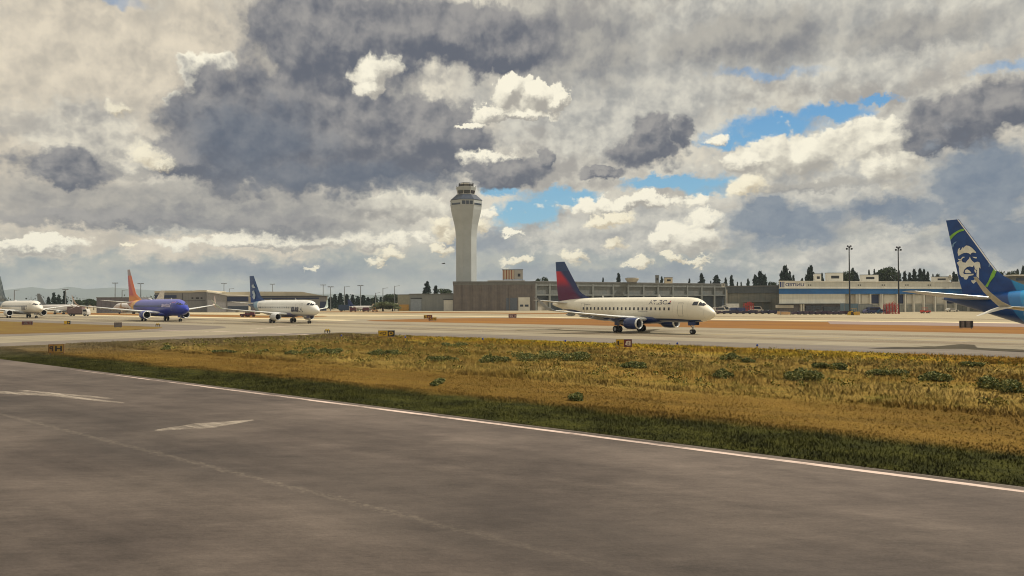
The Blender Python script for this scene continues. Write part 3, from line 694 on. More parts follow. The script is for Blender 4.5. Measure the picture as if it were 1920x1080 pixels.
def text_mesh(body, height, width=None, shear=0.0, mirror=True, bold=0.0):
    cu = bpy.data.curves.new('lettering', 'FONT'); cu.body = body; cu.size = 1.0; cu.shear = shear; cu.offset = bold; cu.resolution_u = 3
    o = bpy.data.objects.new('lettering', cu); me = bpy.data.meshes.new_from_object(o); bpy.data.objects.remove(o)
    V = np.array([v.co[:] for v in me.vertices]); F = [tuple(p.vertices) for p in me.polygons]; bpy.data.meshes.remove(me)
    V[:, 0] -= V[:, 0].min(); V[:, 1] -= V[:, 1].min(); V[:, 1] *= height / V[:, 1].max()
    V[:, 0] *= (width / V[:, 0].max()) if width else height / 0.72
    if mirror: V[:, 0] = V[:, 0].max() - V[:, 0]
    return V[:, :2], F
# the sign reads mirrored, as in the photograph
SIGNBLUE = paint('sign_blue', (34, 48, 98), 0.5)
x0 = f.x(1461.5); x1 = f.x(1508.5)
MB().box(x0 + 0.02, x1 + 0.6, -0.12, 0.0, f.z(1480, 540.2), f.z(1480, 526.9)).build('sign_board', WHITEW, f.root); sb = f.root.children[-1]
V2, F2 = text_mesh('UNITED', f.z(1480, 531) - f.z(1480, 536.5), f.x(1507.5) - f.x(1472.5), bold=0.02)
me = bpy.data.meshes.new('lettering'); me.from_pydata([(f.x(1472.5) + v[0], -0.14, f.z(1480, 536.5) + v[1]) for v in V2], [], F2); link('lettering', me, sb, SIGNBLUE)
GREYU = paint('emblem_grey', (120, 122, 138), 0.5)
mb = MB(); mb.box(f.x(1462), f.x(1465), -0.14, -0.12, f.z(1463, 538.5), f.z(1463, 528.5)); mb.build('emblem', SIGNBLUE, sb)
mb = MB(); mb.box(f.x(1466), f.x(1468), -0.14, -0.12, f.z(1463, 538.5), f.z(1463, 528.5)); mb.box(f.x(1468.6), f.x(1470.6), -0.14, -0.12, f.z(1463, 538.5), f.z(1463, 528.5)); mb.build('emblem', GREYU, sb)
f_str = f
for a in [(1527, 1538, 513, 526.5, 'narrow cream box on the hangar roof above the name sign', 0.6), (1549, 1579, 511.5, 526, 'wide cream box on the hangar roof left of the tall dark mast', 0.5),
          (1614, 1645, 515, 526.5, 'cream box on the hangar roof between the two tall masts', 0.5), (1748, 1778, 518.5, 528, 'grey cream box on the hangar roof beside the blue tail fin', 0.5)]:
    roof_thing(a[0], a[1], a[2], a[3], 320, 'roof_unit', a[4], 'roof unit', WHITEW, depth=2)
# white dome, right of the last roof box: a dish
e = empty('satellite_dish', P(1784, 528, 318), 0, 'round white satellite dish on the hangar roof beside the blue tail fin', 'dish')
rr = []
for j in range(5):
    a = j / 4 * 1.2; rr.append([(0.2 - 1.1 * (1 - math.cos(a)) * 1.1, 1.15 * math.sin(a) * math.cos(k * math.pi / 8) / 0.93, 1.6 + 1.15 * math.sin(a) * math.sin(k * math.pi / 8) / 0.93) for k in range(16)])
MB().rings(rr, caps=False).build('reflector', WHITEW, e, True); MB().tube((0, 0, -0.5), (0.2, 0, 1.6), 0.12).build('mount', GALV, e); MB().tube((0.2, 0, 1.6), (-1.3, 0, 1.6), 0.05).build('feed_arm', GALV, e)

# --- low wing left of the tower block
f = Facade(768, 416, 850, 410, 'low_workshop', 'low grey workshop wing left of the control tower')
L = f.L; z5 = f.z(810, 550.5)
MB().box(0, L, 0, 30, 0, z5 - 0.4).build('wall', ribbed('workshop_cladding', (118, 122, 122), (128, 130, 126), 1.8, depth=.06), f.root)
MB().box(-0.2, L, -0.3, 30.2, z5 - 0.4, z5).build('roof', ROOFG, f.root)
f.box(770, 790, 559, 581, -0.15, 0, z0=0).build('garage_door', paint('pale_steel_door', (132, 140, 148), 0.5), f.root); f.box(770, 790.5, 558.6, 560.2, -0.5, 0).build('door_head', BLACK, f.root)
f.box(832, 849, 562, 581.5, -0.15, 0, z0=0).build('garage_door', WHITEW, f.root); f.box(831, 850, 561, 562.3, -0.4, 0).build('door_head', BLACK, f.root)
f2 = Facade(745, 418, 768, 416, 'tan_annex', 'low tan and grey annex at the left end of the workshop wing')
MB().box(0, f2.L, 0.4, 20, 0, f2.z(755, 553)).build('wall', paint('tan_wall', (136, 134, 118), 0.8), f2.root); MB().box(-0.1, f2.L, 0.2, 20.1, f2.z(755, 553), f2.z(755, 552)).build('roof', ROOFG, f2.root)
f2.box(748, 766, 571, 582, -0.05, 0.4, z0=0).build('tarpaulin', paint('ochre_tarp', (176, 134, 60), 0.7), f2.root)

# --- left hangars
f = Facade(290, 400, 388, 404, 'lean_to_hangar', 'grey hangar with a slanting roof and navy band behind the blue aeroplane')
HG = ribbed('hangar_grey', (122, 122, 124), (134, 132, 130), 1.6, depth=.06)
pts = [(f.x(290), 0), (f.x(388), 0), (f.x(388), f.z(388, 547.5)), (f.x(372), f.z(372, 547.5)), (f.x(360), f.z(360, 548.5)), (f.x(312), f.z(312, 548.5)), (f.x(290), f.z(290, 549.5))]
MB().wallpoly(pts, 0, 50).build('wall', HG, f.root)
MB().wallpoly([(p[0], p[1] + (0.9 if i >= 2 else 0)) for i, p in enumerate(pts) if i >= 2] + [(p[0], p[1]) for p in reversed(pts[2:])], -0.5, 50.2).build('roof', CREAM, f.root)
f.box(290.5, 331, 553.5, 559.5, -0.1, 0).build('navy_band', NAVY, f.root)
f.box(342, 343, 550, 584, -0.15, 0, z0=0).build('downpipe', BLACK, f.root)
for a in (359, 367, 376): f.box(a, a + (6 if a == 367 else 3.5), 557.5, 560.5, -0.1, 0).build('window', BLACK, f.root)
f.box(345, 385, 563.5, 564.2, -0.1, 0).build('rail', BLACK, f.root)
for a, b in ((311, 333), (349, 361)): roof_thing(a, b, 545, 547.5, 410, 'roof_duct', 'long dark duct on the lean-to hangar roof, ' + ('left of the two' if a == 311 else 'right of the two'), 'duct', BLACK)
f = Facade(389, 396, 466, 404, 'peaked_hangar', 'pale grey hangar with a low peaked roof between the blue jet and the white jet')
pts = [(f.x(389), 0), (f.x(466), 0), (f.x(466), f.z(466, 555)), (f.x(426), f.z(426, 554)), (f.x(400), f.z(400, 549)), (f.x(389), f.z(389, 548))]
MB().wallpoly(pts, 0, 45).build('wall', paint('soft_grey_wall', (138, 136, 136), 0.7, var=0.1), f.root)
MB().wallpoly([(p[0], p[1] + 0.5) for p in pts[2:]] + [(p[0], p[1] - 0.1) for p in reversed(pts[2:])], -0.6, 45.2).build('roof', WHITEW, f.root)
f.box(426, 466, 556.5, 565, -0.12, 0).build('navy_band', NAVY, f.root); f.box(425.3, 426, 555, 583, -0.15, 0, z0=0).build('downpipe', BLACK, f.root)
f.box(427, 466, 574, 581, -0.12, 0).build('window_band', DARKGLASS, f.root)
f = Facade(412, 440, 614, 440, 'vaulted_hangar', 'wide hangar with a shallow cream roof behind the white jet')
pts = [(f.x(412), 4), (f.x(614), 4), (f.x(614), f.z(614, 555.5)), (f.x(595), f.z(595, 552.5)), (f.x(566), f.z(566, 547)), (f.x(480), f.z(480, 546.5)), (f.x(412), f.z(412, 548))]
_r = ray(613, 566); SK = _r.dot(f.d) / _r.dot(f.n)
MB().wallpoly([(p[0], p[1]) for p in pts], 2, 60).skew(SK).build('roof', CREAM, f.root)
f.box(470, 612, 556, 584, 0, 60, z0=0).skew(SK).build('wall', HG, f.root); f.box(468, 614, 554.6, 556.2, -0.8, 2.2).build('eaves', BLACK, f.root)
f.box(600, 612, 565.5, 583, -0.3, 0, z0=0).build('dark_doorway', NAVY, f.root); f.box(474, 598, 558, 561, -0.12, 0).build('window_band', NAVY, f.root)
f = Facade(181, 372, 262, 376, 'far_shed', 'low purple grey shed behind the wing of the blue aeroplane')
MB().box(0, f.L, 0, 25, 0, f.z(220, 558.5)).build('wall', ribbed('shed_cladding', (104, 104, 112), (112, 108, 112), 2.0), f.root); MB().box(-0.2, f.L, -0.2, 25, f.z(220, 558.5), f.z(220, 557.3)).build('roof', ROOFG, f.root)
f = Facade(1905, 300, 2060, 300, 'far_terminal', 'distant terminal roof with a pale edge seen beyond the blue tail')
MB().box(0, f.L, 0, 30, 0, f.z(1915, 517.5)).build('wall', CONC, f.root); MB().box(-2, f.L, -2, 30, f.z(1915, 517.5), f.z(1915, 515)).build('roof', WHITEW, f.root)
f.box(1906, 1960, 521, 526, -0.3, 0).build('window_band', DARKGLASS, f.root)

# --- control tower
TD = 440.0; c = P(874.5, 566.4, TD); tower = empty('control_tower', (c.x, TD, 0), 0, 'tall white grey air traffic control tower with flared top and dark glass cab', 'control tower')
ppm = FPX / TD
def th(py): return P(874.5, py, TD).z
def octo(hpx, z, n=8, rot=None):
    rr = hpx / ppm / math.cos(math.pi / n) if n == 8 else hpx / ppm
    rot = R(22.5 + 8) if rot is None else rot
    return [(rr * math.cos(2 * math.pi * i / n + rot), rr * math.sin(2 * math.pi * i / n + rot), z) for i in range(n)]
TW = paint('tower_concrete', (168, 172, 170), 0.8, var=0.07, scale=0.15)
prof = [(19.2, 0.0), (19.2, th(470)), (19.5, th(445)), (20.3, th(433)), (22.0, th(422)), (24.3, th(412)), (26.5, th(403)), (28.2, th(395)), (29.0, th(388.5))]
MB().rings([octo(h * 0.97, z) for h, z in prof]).build('shaft', TW, tower)
MB().rings([octo(29.2 * .97, th(388.5)), octo(29.8 * .97, th(377))]).build('gallery', TW, tower); gal = tower.children[-1]
# gallery windows on the faces towards the apron
pts = octo(29.6 * .97, 0)
def face_box(parent, name, h_in, i, s0, s1, z0, z1, mt, out=0.12):
    q = octo(h_in * .97, 0); a = Vector(q[i]); b = Vector(q[(i + 1) % 8]); n = Vector(((b - a).y, -(b - a).x, 0)).normalized()
    p0 = a.lerp(b, s0); p1 = a.lerp(b, s1); V = []
    for z in (z0, z1):
        for p in (p0 - n * 0.3, p1 - n * 0.3, p1 + n * out, p0 + n * out): V.append((p.x, p.y, z))
    MB().add(V, [(0, 3, 2, 1), (4, 5, 6, 7), (0, 1, 5, 4), (1, 2, 6, 5), (2, 3, 7, 6), (3, 0, 4, 7)]).build(name, mt, parent)
zz0, zz1 = th(386.2), th(379.4)
for i in range(8):
    if i % 2 == 0:
        face_box(gal, 'window', 29.5, i, 0.08, 0.92, zz0, zz0 + 0.9, DARKGLASS)
    for s0, s1 in ((0.08, 0.34), (0.40, 0.62), (0.68, 0.92)): 
        if i % 2: face_box(gal, 'window', 29.5, i, s0, s1, zz0 + 0.1, zz1, DARKGLASS)
MB().rings([octo(30.2 * .97, th(377.4)), octo(30.2 * .97, th(376.4)), octo(18.8, th(366.8)), octo(18.8, th(366.2))]).build('sloping_roof', paint('slate_roof', (48, 58, 74), 0.45, var=0.2), tower)
MB().rings([octo(16.6, th(366.2)), octo(16.6, th(365))]).build('cab_sill', WHITEW, tower)
MB().rings([octo(14.8, th(365)), octo(16.6, th(358.2))]).build('cab_glass', paint('cab_glass', (28, 42, 58), 0.08, spec=1.0), tower); cab = tower.children[-1]
mb = MB(); q0 = octo(14.9, th(365)); q1 = octo(16.7, th(358.2))
for i in range(8): mb.tube(q0[i], q1[i], 0.14, n=6)
mb.build('mullions', WHITEW, cab)
MB().rings([octo(16.8, th(358.2)), octo(18.2, th(352.6)), octo(18.2, th(351.6)), octo(13, th(351.2))]).build('cab_roof', TW, tower)
MB().rings([octo(12.4, th(351.2)), octo(12.4, th(346.5))]).build('roof_drum', CONCL, tower); dr = tower.children[-1]
mb = MB(); 
for z in (th(349), th(347), th(344.5)): 
    q = octo(13.2, z)
    for i in range(8): mb.tube(q[i], q[(i + 1) % 8], 0.16, n=6)
q = octo(13.2, 0)
for i in range(8): mb.tube((q[i][0], q[i][1], th(351)), (q[i][0], q[i][1], th(344.3)), 0.12, n=6)
mb.build('railing', BLACK, tower)
MB().box(-2.9, 1.6, -1, 1, th(346), th(343.6)).build('equipment', WHITEW, tower)
MB().tube((3.3, 0, th(349)), (3.3, 0, th(342)), 0.14).build('antenna', BLACK, tower); MB().tube((2.4, 0.3, th(349)), (2.4, 0.3, th(342.8)), 0.09).build('antenna', BLACK, tower)
mb = MB(); mb.tube((-4.9, 0, th(352)), (-5.4, 0, th(349.2)), 0.12); mb.tube((4.9, 0, th(352)), (5.5, 0, th(349)), 0.12); mb.build('floodlight_arm', BLACK, tower)
face_box(tower, 'vent', 24, 7, .6, .75, th(406.5), th(405.2), BLACK)
# ------------------------------------------------------------------ aeroplanes (local: nose at x=0, tail towards -x, y to port, z up)
def hermite(xs, ys, q):
    xs = np.array(xs, float); ys = np.array(ys, float); h = np.diff(xs); d = np.diff(ys) / h; m_ = np.zeros_like(ys)
    m_[0], m_[-1] = d[0], d[-1]
    for i in range(1, len(xs) - 1):
        m_[i] = 0 if d[i - 1] * d[i] <= 0 else 2 * d[i - 1] * d[i] / (d[i - 1] + d[i])
    q = np.clip(q, xs[0], xs[-1]); i = np.clip(np.searchsorted(xs, q) - 1, 0, len(h) - 1); t = (q - xs[i]) / h[i]
    return (2 * t**3 - 3 * t**2 + 1) * ys[i] + (t**3 - 2 * t**2 + t) * h[i] * m_[i] + (-2 * t**3 + 3 * t**2) * ys[i + 1] + (t**3 - t**2) * h[i] * m_[i + 1]
class Spec: pass
JET = Spec()          # 39 m single-aisle twinjet
JET.st = [(0, 2.98, 2.78, .02), (.15, 3.2, 2.55, .3), (.45, 3.45, 2.3, .58), (1, 3.78, 2.02, .92), (1.7, 4.08, 1.8, 1.2), (2.3, 4.36, 1.66, 1.4), (3.0, 4.85, 1.55, 1.58), (3.8, 5.2, 1.46, 1.72), (4.9, 5.42, 1.4, 1.83),
          (6.5, 5.48, 1.38, 1.88), (25.5, 5.48, 1.38, 1.88), (28.5, 5.46, 1.62, 1.83), (31.5, 5.40, 2.25, 1.62), (34.5, 5.28, 3.1, 1.2), (37, 5.12, 3.85, .72), (38.5, 4.95, 4.3, .38), (39.3, 4.78, 4.5, .13)]
JET.len = 39.3
JET.wing = [(1.5, 12.6, 2.05, 8.6, .12), (1.9, 13.2, 2.1, 7.9, .12), (5.6, 16.3, 2.55, 4.9, .115), (11, 19.1, 3.2, 3.3, .11), (16.9, 22.15, 3.95, 1.75, .10)]
JET.wl = [(17.25, 22.5, 4.1, 1.6, .09), (17.6, 23.0, 4.5, 1.35, .08), (17.85, 23.6, 5.2, 1.05, .08), (18.1, 24.6, 6.5, .55, .08)]
JET.strake = [(17.1, 22.6, 4.0, 1.4, .08), (17.6, 23.3, 3.7, 1.0, .07), (18.6, 24.8, 3.05, .18, .06)]
JET.fin = [(5.2, 28.6, 9.6, .03), (5.9, 30.0, 8.1, .05), (6.5, 31.6, 6.5, .08), (7.1, 33.0, 5.2, .09), (13.75, 37.6, 1.8, .09)]
TAILFIN = [(5.2, 28.6, 9.6, .03), (5.75, 30.0, 8.1, .05), (6.3, 31.6, 6.55, .08), (6.8, 33.2, 5.05, .09), (12.45, 37.6, 1.75, .09)]
JET.tail = [(.5, 33.4, 4.6, 4.3, .10), (7.15, 37.4, 5.35, 1.45, .09)]
JET.eng = dict(y=4.85, z=1.62, x=12.0, L=4.2, r=1.04, rin=.80, pyl=(12.9, 17.0, 2.25))
JET.nose_gear = 4.0; JET.main_gear = 19.6; JET.track = 2.86; JET.wheel = .56; JET.nwheel = .35
JET.zc = 3.75; JET.ng_z = 1.45; JET.mg_z = 2.2
REG = Spec()          # 32 m regional twinjet
REG.st = [(0, 2.9, 2.7, .02), (.12, 3.1, 2.46, .3), (.4, 3.36, 2.24, .56), (.9, 3.74, 2.0, .84), (1.4, 4.05, 1.84, 1.04), (1.9, 4.42, 1.74, 1.18), (2.5, 4.76, 1.66, 1.3), (3.2, 4.95, 1.61, 1.4), (4.6, 5.06, 1.58, 1.48),
          (6, 5.10, 1.57, 1.505), (20, 5.10, 1.57, 1.505), (22.5, 5.08, 1.8, 1.46), (25.5, 4.98, 2.4, 1.24), (28, 4.82, 3.0, .92), (30, 4.58, 3.5, .55), (31.2, 4.42, 3.8, .26), (31.6, 4.3, 3.95, .12)]
REG.len = 31.6
REG.wing = [(1.2, 10.4, 1.95, 6.2, .13), (1.5, 10.8, 1.98, 5.7, .13), (4.4, 13.0, 2.3, 3.7, .12), (9, 15.3, 2.8, 2.55, .11), (12.9, 17.2, 3.25, 1.5, .10)]
REG.wl = [(13.2, 17.5, 3.4, 1.35, .09), (13.55, 17.95, 3.75, 1.15, .08), (13.95, 18.6, 4.3, .85, .08), (14.45, 19.6, 5.2, .4, .08)]
REG.strake = None
REG.fin = [(4.7, 22.3, 8.0, .03), (5.2, 23.6, 6.8, .05), (5.75, 24.9, 5.6, .08), (6.2, 25.5, 5.1, .09), (10.95, 28.9, 2.1, .09)]
REG.tail = [(.3, 27.0, 4.25, 3.1, .10), (5.0, 29.6, 4.75, 1.35, .09)]
REG.eng = dict(y=4.1, z=1.42, x=9.6, L=3.3, r=.80, rin=.64, pyl=(10.3, 13.6, 1.95))
REG.nose_gear = 3.7; REG.main_gear = 15.1; REG.track = 2.6; REG.wheel = .5; REG.nwheel = .33
REG.zc = 3.45; REG.ng_z = 1.6; REG.mg_z = 2.0
for sp in (JET, REG):
    a = np.array(sp.st); sp.top = lambda q, a=a: hermite(a[:, 0], a[:, 1], q); sp.bot = lambda q, a=a: hermite(a[:, 0], a[:, 2], q); sp.hw = lambda q, a=a: hermite(a[:, 0], a[:, 3], q)
def surf(sp, x, th, out=0.0, side=-1):
    """point of the fuselage skin; x>0 measured back from the nose, th up from the side (radians)"""
    zt, zb, w = sp.top(x), sp.bot(x), sp.hw(x); zc, hh = (zt + zb) / 2, (zt - zb) / 2
    s, c = math.sin(th), math.cos(th)
    return Vector((-x, side * (w + out) * c, zc + (hh + out) * s))
def surf_z(sp, x, z, out=0.012, side=-1):
    zt, zb, w = float(sp.top(x)), float(sp.bot(x)), float(sp.hw(x)); zc, hh = (zt + zb) / 2, (zt - zb) / 2
    s = max(-1, min(1, (z - zc) / hh)); return Vector((-x, side * (w * math.sqrt(1 - s * s) + out), z))
def patch(sp, corners, side, out=0.015, n=5, mode='th'):
    """corners in order (x,th) rear-low, front-low, front-high, rear-high; mode th or z"""
    V = []; F = []
    for j in range(n + 1):
        for i in range(n + 1):
            u, v = i / n, j / n
            a = [(1 - u) * corners[0][k] + u * corners[1][k] for k in (0, 1)]; b = [(1 - u) * corners[3][k] + u * corners[2][k] for k in (0, 1)]
            x, q = [(1 - v) * a[k] + v * b[k] for k in (0, 1)]
            V.append(surf(sp, x, q, out, side) if mode == 'th' else surf_z(sp, x, q, out, side))
    for j in range(n):
        for i in range(n):
            q = j * (n + 1) + i; F.append((q, q + 1, q + n + 2, q + n + 1))
    return V, F
def aerofoil(le, c, th, n=7):
    up = []; 
    for i in range(n + 1):
        t = (i / n) ** 1.6 if i < n else 1.0
        y = 5 * th * c * (0.2969 * math.sqrt(t) - 0.126 * t - 0.3516 * t * t + 0.2843 * t**3 - 0.1036 * t**4)
        up.append((le + t * c, y))
    return up
def section(y, le, z, c, th, side, vertical=False, tiltn=None):
    """closed ring of an aerofoil section"""
    up = aerofoil(le, c, th); ring = []
    for x, h in up: ring.append((x, h))
    for x, h in reversed(up[1:-1]): ring.append((x, -h * 0.75))
    if vertical: return [(-x, h, z) for x, h in ring]
    if tiltn: return [(-x, side * (y + h * tiltn[0]), z + h * tiltn[1]) for x, h in ring]
    return [(-x, side * y, z + h) for x, h in ring]
ALU = paint('polished_aluminium', (226, 226, 222), 0.28, 0.35, var=0.03)
WINGW = paint('wing_white', (196, 196, 192), 0.35, var=0.08, scale=0.6, coat=0.3)
WINGG = paint('wing_grey', (150, 154, 158), 0.4, var=0.1)
TYRE = paint('tyre_rubber', (26, 25, 27), 0.8, var=0.2)
HUB = paint('wheel_hub', (150, 150, 150), 0.4, 0.5)
STRUT = paint('gear_strut', (168, 168, 166), 0.35, 0.3)
FAN = paint('fan_blades', (42, 44, 52), 0.35, 0.5)
INSIDE = paint('intake_liner', (92, 96, 106), 0.5)
PANE = paint('cockpit_glass', (30, 34, 44), 0.08, spec=1.0)
WINDOW = paint('cabin_glass', (38, 38, 44), 0.15, spec=0.8)
LAMP = paint('lamp_glass', (240, 238, 225), 0.2)
OUTL = paint('door_outline', (150, 148, 140), 0.5)
def half_wing(sp, side, mats, root):
    ss = [section(*q, side) for q in sp.wing]; n = len(ss[0]); k = 2
    body = MB(); slat = MB()
    body.rings(ss)
    w = body.build('wing', mats['wing'], root, True, 40)
    # leading edge slats, set 3 mm proud
    rr = []
    for (y, le, z, c, th) in sp.wing[1:]:
        up = aerofoil(le - 0.015, c, th * 1.05); rr.append([(-x, side * y, z + h + .004) for x, h in reversed(up[:4])] + [(-x, side * y, z - h * .78 - .004) for x, h in up[1:4]])
    slat.rings(rr, closed=False, caps=False); slat.build('slat', mats['edge'], w, True)
    if sp.wl:
        q = [section(*sp.wing[-1], side)]; L = len(sp.wl)
        for i, s in enumerate(sp.wl):
            a = (i + 1) / L * R(72); q.append(section(*s, side, tiltn=(-math.sin(a), math.cos(a))))
        MB().rings(q).build('winglet', mats['winglet'], w, True, 40)
    if sp.strake:
        MB().rings([section(*s, side, tiltn=(math.sin(R(25)), math.cos(R(25)))) for s in sp.strake]).build('winglet', mats.get('strake', mats['winglet']), w, True, 40)
    # flap track fairings
    for fy in ((7.2, 9.6, 12.2) if sp is not REG else (5.6, 7.6, 9.8)):
        ww = np.array(sp.wing); le = np.interp(fy, ww[:, 0], ww[:, 1]); c = np.interp(fy, ww[:, 0], ww[:, 3]); z = np.interp(fy, ww[:, 0], ww[:, 2])
        rr = []
        for t, r_ in ((.35, .02), (.45, .14), (.7, .2), (1.0, .17), (1.18, .03)):
            rr.append([(-(le + t * c), side * fy + math.cos(a_) * r_ * .7, z - .22 + math.sin(a_) * r_ * 1.2) for a_ in [k_ * math.pi / 4 for k_ in range(8)]])
        MB().rings(rr).build('fairing', mats['fairing'], w, True)
    return w
def engine(sp, side, mats, root):
    e = sp.eng; x0, L, r, ri = e['x'], e['L'], e['r'], e['rin']; cy, cz = side * e['y'], e['z']; N = 24
    def ring(x, rr, flat=1.0): return [(-x, cy + math.cos(2 * math.pi * k / N) * rr, cz + math.sin(2 * math.pi * k / N) * rr * flat) for k in range(N)]
    outer = [(x0 + .28, r * .93), (x0 + .6, r), (x0 + 1.3, r * 1.03), (x0 + 2.2, r * .99), (x0 + L * .78, r * .78), (x0 + L * .8, r * .70)]
    o = MB().rings([ring(*q) for q in outer], caps=False).build('engine', mats['nacelle'], root, True, 50)
    MB().rings([ring(x0 + .28, r * .932), ring(x0 + .1, r * .90), ring(x0, r * .865), ring(x0 + .04, ri * 1.02), ring(x0 + .3, ri)], caps=False).build('intake_lip', mats['lip'], o, True)
    MB().rings([ring(x0 + .28, ri), ring(x0 + .85, ri * 1.04)], caps=False).build('intake_duct', INSIDE, o, True)
    mb = MB(); mb.rings([ring(x0 + .95, ri * 1.05), ring(x0 + 1.0, .02)], caps=False)
    for k in range(22):
        a = 2 * math.pi * k / 22; b = a + .2
        mb.add([(-(x0 + .86), cy + math.cos(a) * .2, cz + math.sin(a) * .2), (-(x0 + .82), cy + math.cos(a) * ri, cz + math.sin(a) * ri), (-(x0 + .93), cy + math.cos(b) * ri, cz + math.sin(b) * ri), (-(x0 + .93), cy + math.cos(b) * .2, cz + math.sin(b) * .2)], [(0, 1, 2, 3)])
    mb.build('fan', FAN, o)
    MB().rings([ring(x0 + .52, .01), ring(x0 + .62, .1), ring(x0 + .86, .24)], caps=False).build('spinner', FAN, o, True)
    MB().rings([ring(x0 + L * .76, r * .55), ring(x0 + L * .95, r * .44), ring(x0 + L * 1.0, r * .40), ring(x0 + L * 1.22, r * .06)], caps=False).build('exhaust', paint('exhaust_metal', (110, 102, 96), .4, .7), o, True)
    p0, p1, pz = e['pyl']
    MB().wallpoly([(-p0, cz + r * .85), (-(x0 + 1.0), cz + r * .96), (-p1 + .3, pz - .05), (-p1 - .6, pz + .1), (-(p0 + p1) / 2, pz + .30), (-p0 - .3, pz + .12)][::-1], cy - .16, cy + .16).build('pylon', mats['nacelle'], o)
def wheel(parent, x, y, r, w=.3):
    o = MB().rings([[(x + math.cos(a) * rr, y + yy, r + math.sin(a) * rr) for a in [2 * math.pi * k / 20 for k in range(20)]] for rr, yy in ((r * .86, -w / 2), (r, -w * .32), (r, w * .32), (r * .86, w / 2))]).build('wheel', TYRE, parent, True, 40)
    MB().tube((x, y - w / 2 - .015, r), (x, y + w / 2 + .015, r), r * .48, n=14).build('hub', HUB, o)
def gears(sp, mats, root):
    x = -sp.nose_gear; g = MB().tube((x, 0, sp.nwheel), (x + .12, 0, sp.ng_z + .2), .085).tube((x, -.24, sp.nwheel), (x, .24, sp.nwheel), .06).tube((x - .05, 0, .85), (x - .8, 0, sp.ng_z), .05).build('nose_gear', STRUT, root, True)
    for s in (-.22, .22): wheel(g, x, s, sp.nwheel, .2)
    MB().tube((x + .1, -.12, 1.05), (x + .18, -.12, 1.05), .09).tube((x + .1, .12, 1.05), (x + .18, .12, 1.05), .09).build('landing_light', LAMP, g)
    for s in (-1, 1): MB().wallpoly([(x + .75, sp.ng_z + .12), (x - .45, sp.ng_z + .12), (x - .45, sp.ng_z - .42), (x + .75, sp.ng_z - .36)], s * .42, s * .45).build('gear_door', mats['belly'], g)
    for s in (-1, 1):
        x = -sp.main_gear; y = s * sp.track
        g = MB().tube((x, y, sp.wheel), (x, y - s * .15, sp.mg_z + .1), .13).tube((x, y - .4, sp.wheel), (x, y + .4, sp.wheel), .09).tube((x, y - s * .1, 1.1), (x + .2, y - s * 1.5, sp.mg_z - .2), .07).build('main_gear', STRUT, root, True)
        for d in (-.4, .4): wheel(g, x, y + d, sp.wheel, .36)
        MB().box(x - .5, x + .5, y + s * .12 - .02, y + s * .12 + .02, 1.05, sp.mg_z).build('gear_door', mats['belly'], g)
def decal(name, sp, V2, F2, x_back, z0, mt, parent, side=-1, out=.02):
    """flat drawing wrapped on the side of the fuselage; first axis runs towards the nose from x_back"""
    me = bpy.data.meshes.new(name); vs = []
    for a, b in V2: vs.append(surf_z(sp, x_back - a, z0 + b, out, side))
    me.from_pydata(vs, [], F2); return link(name, me, parent, mt)
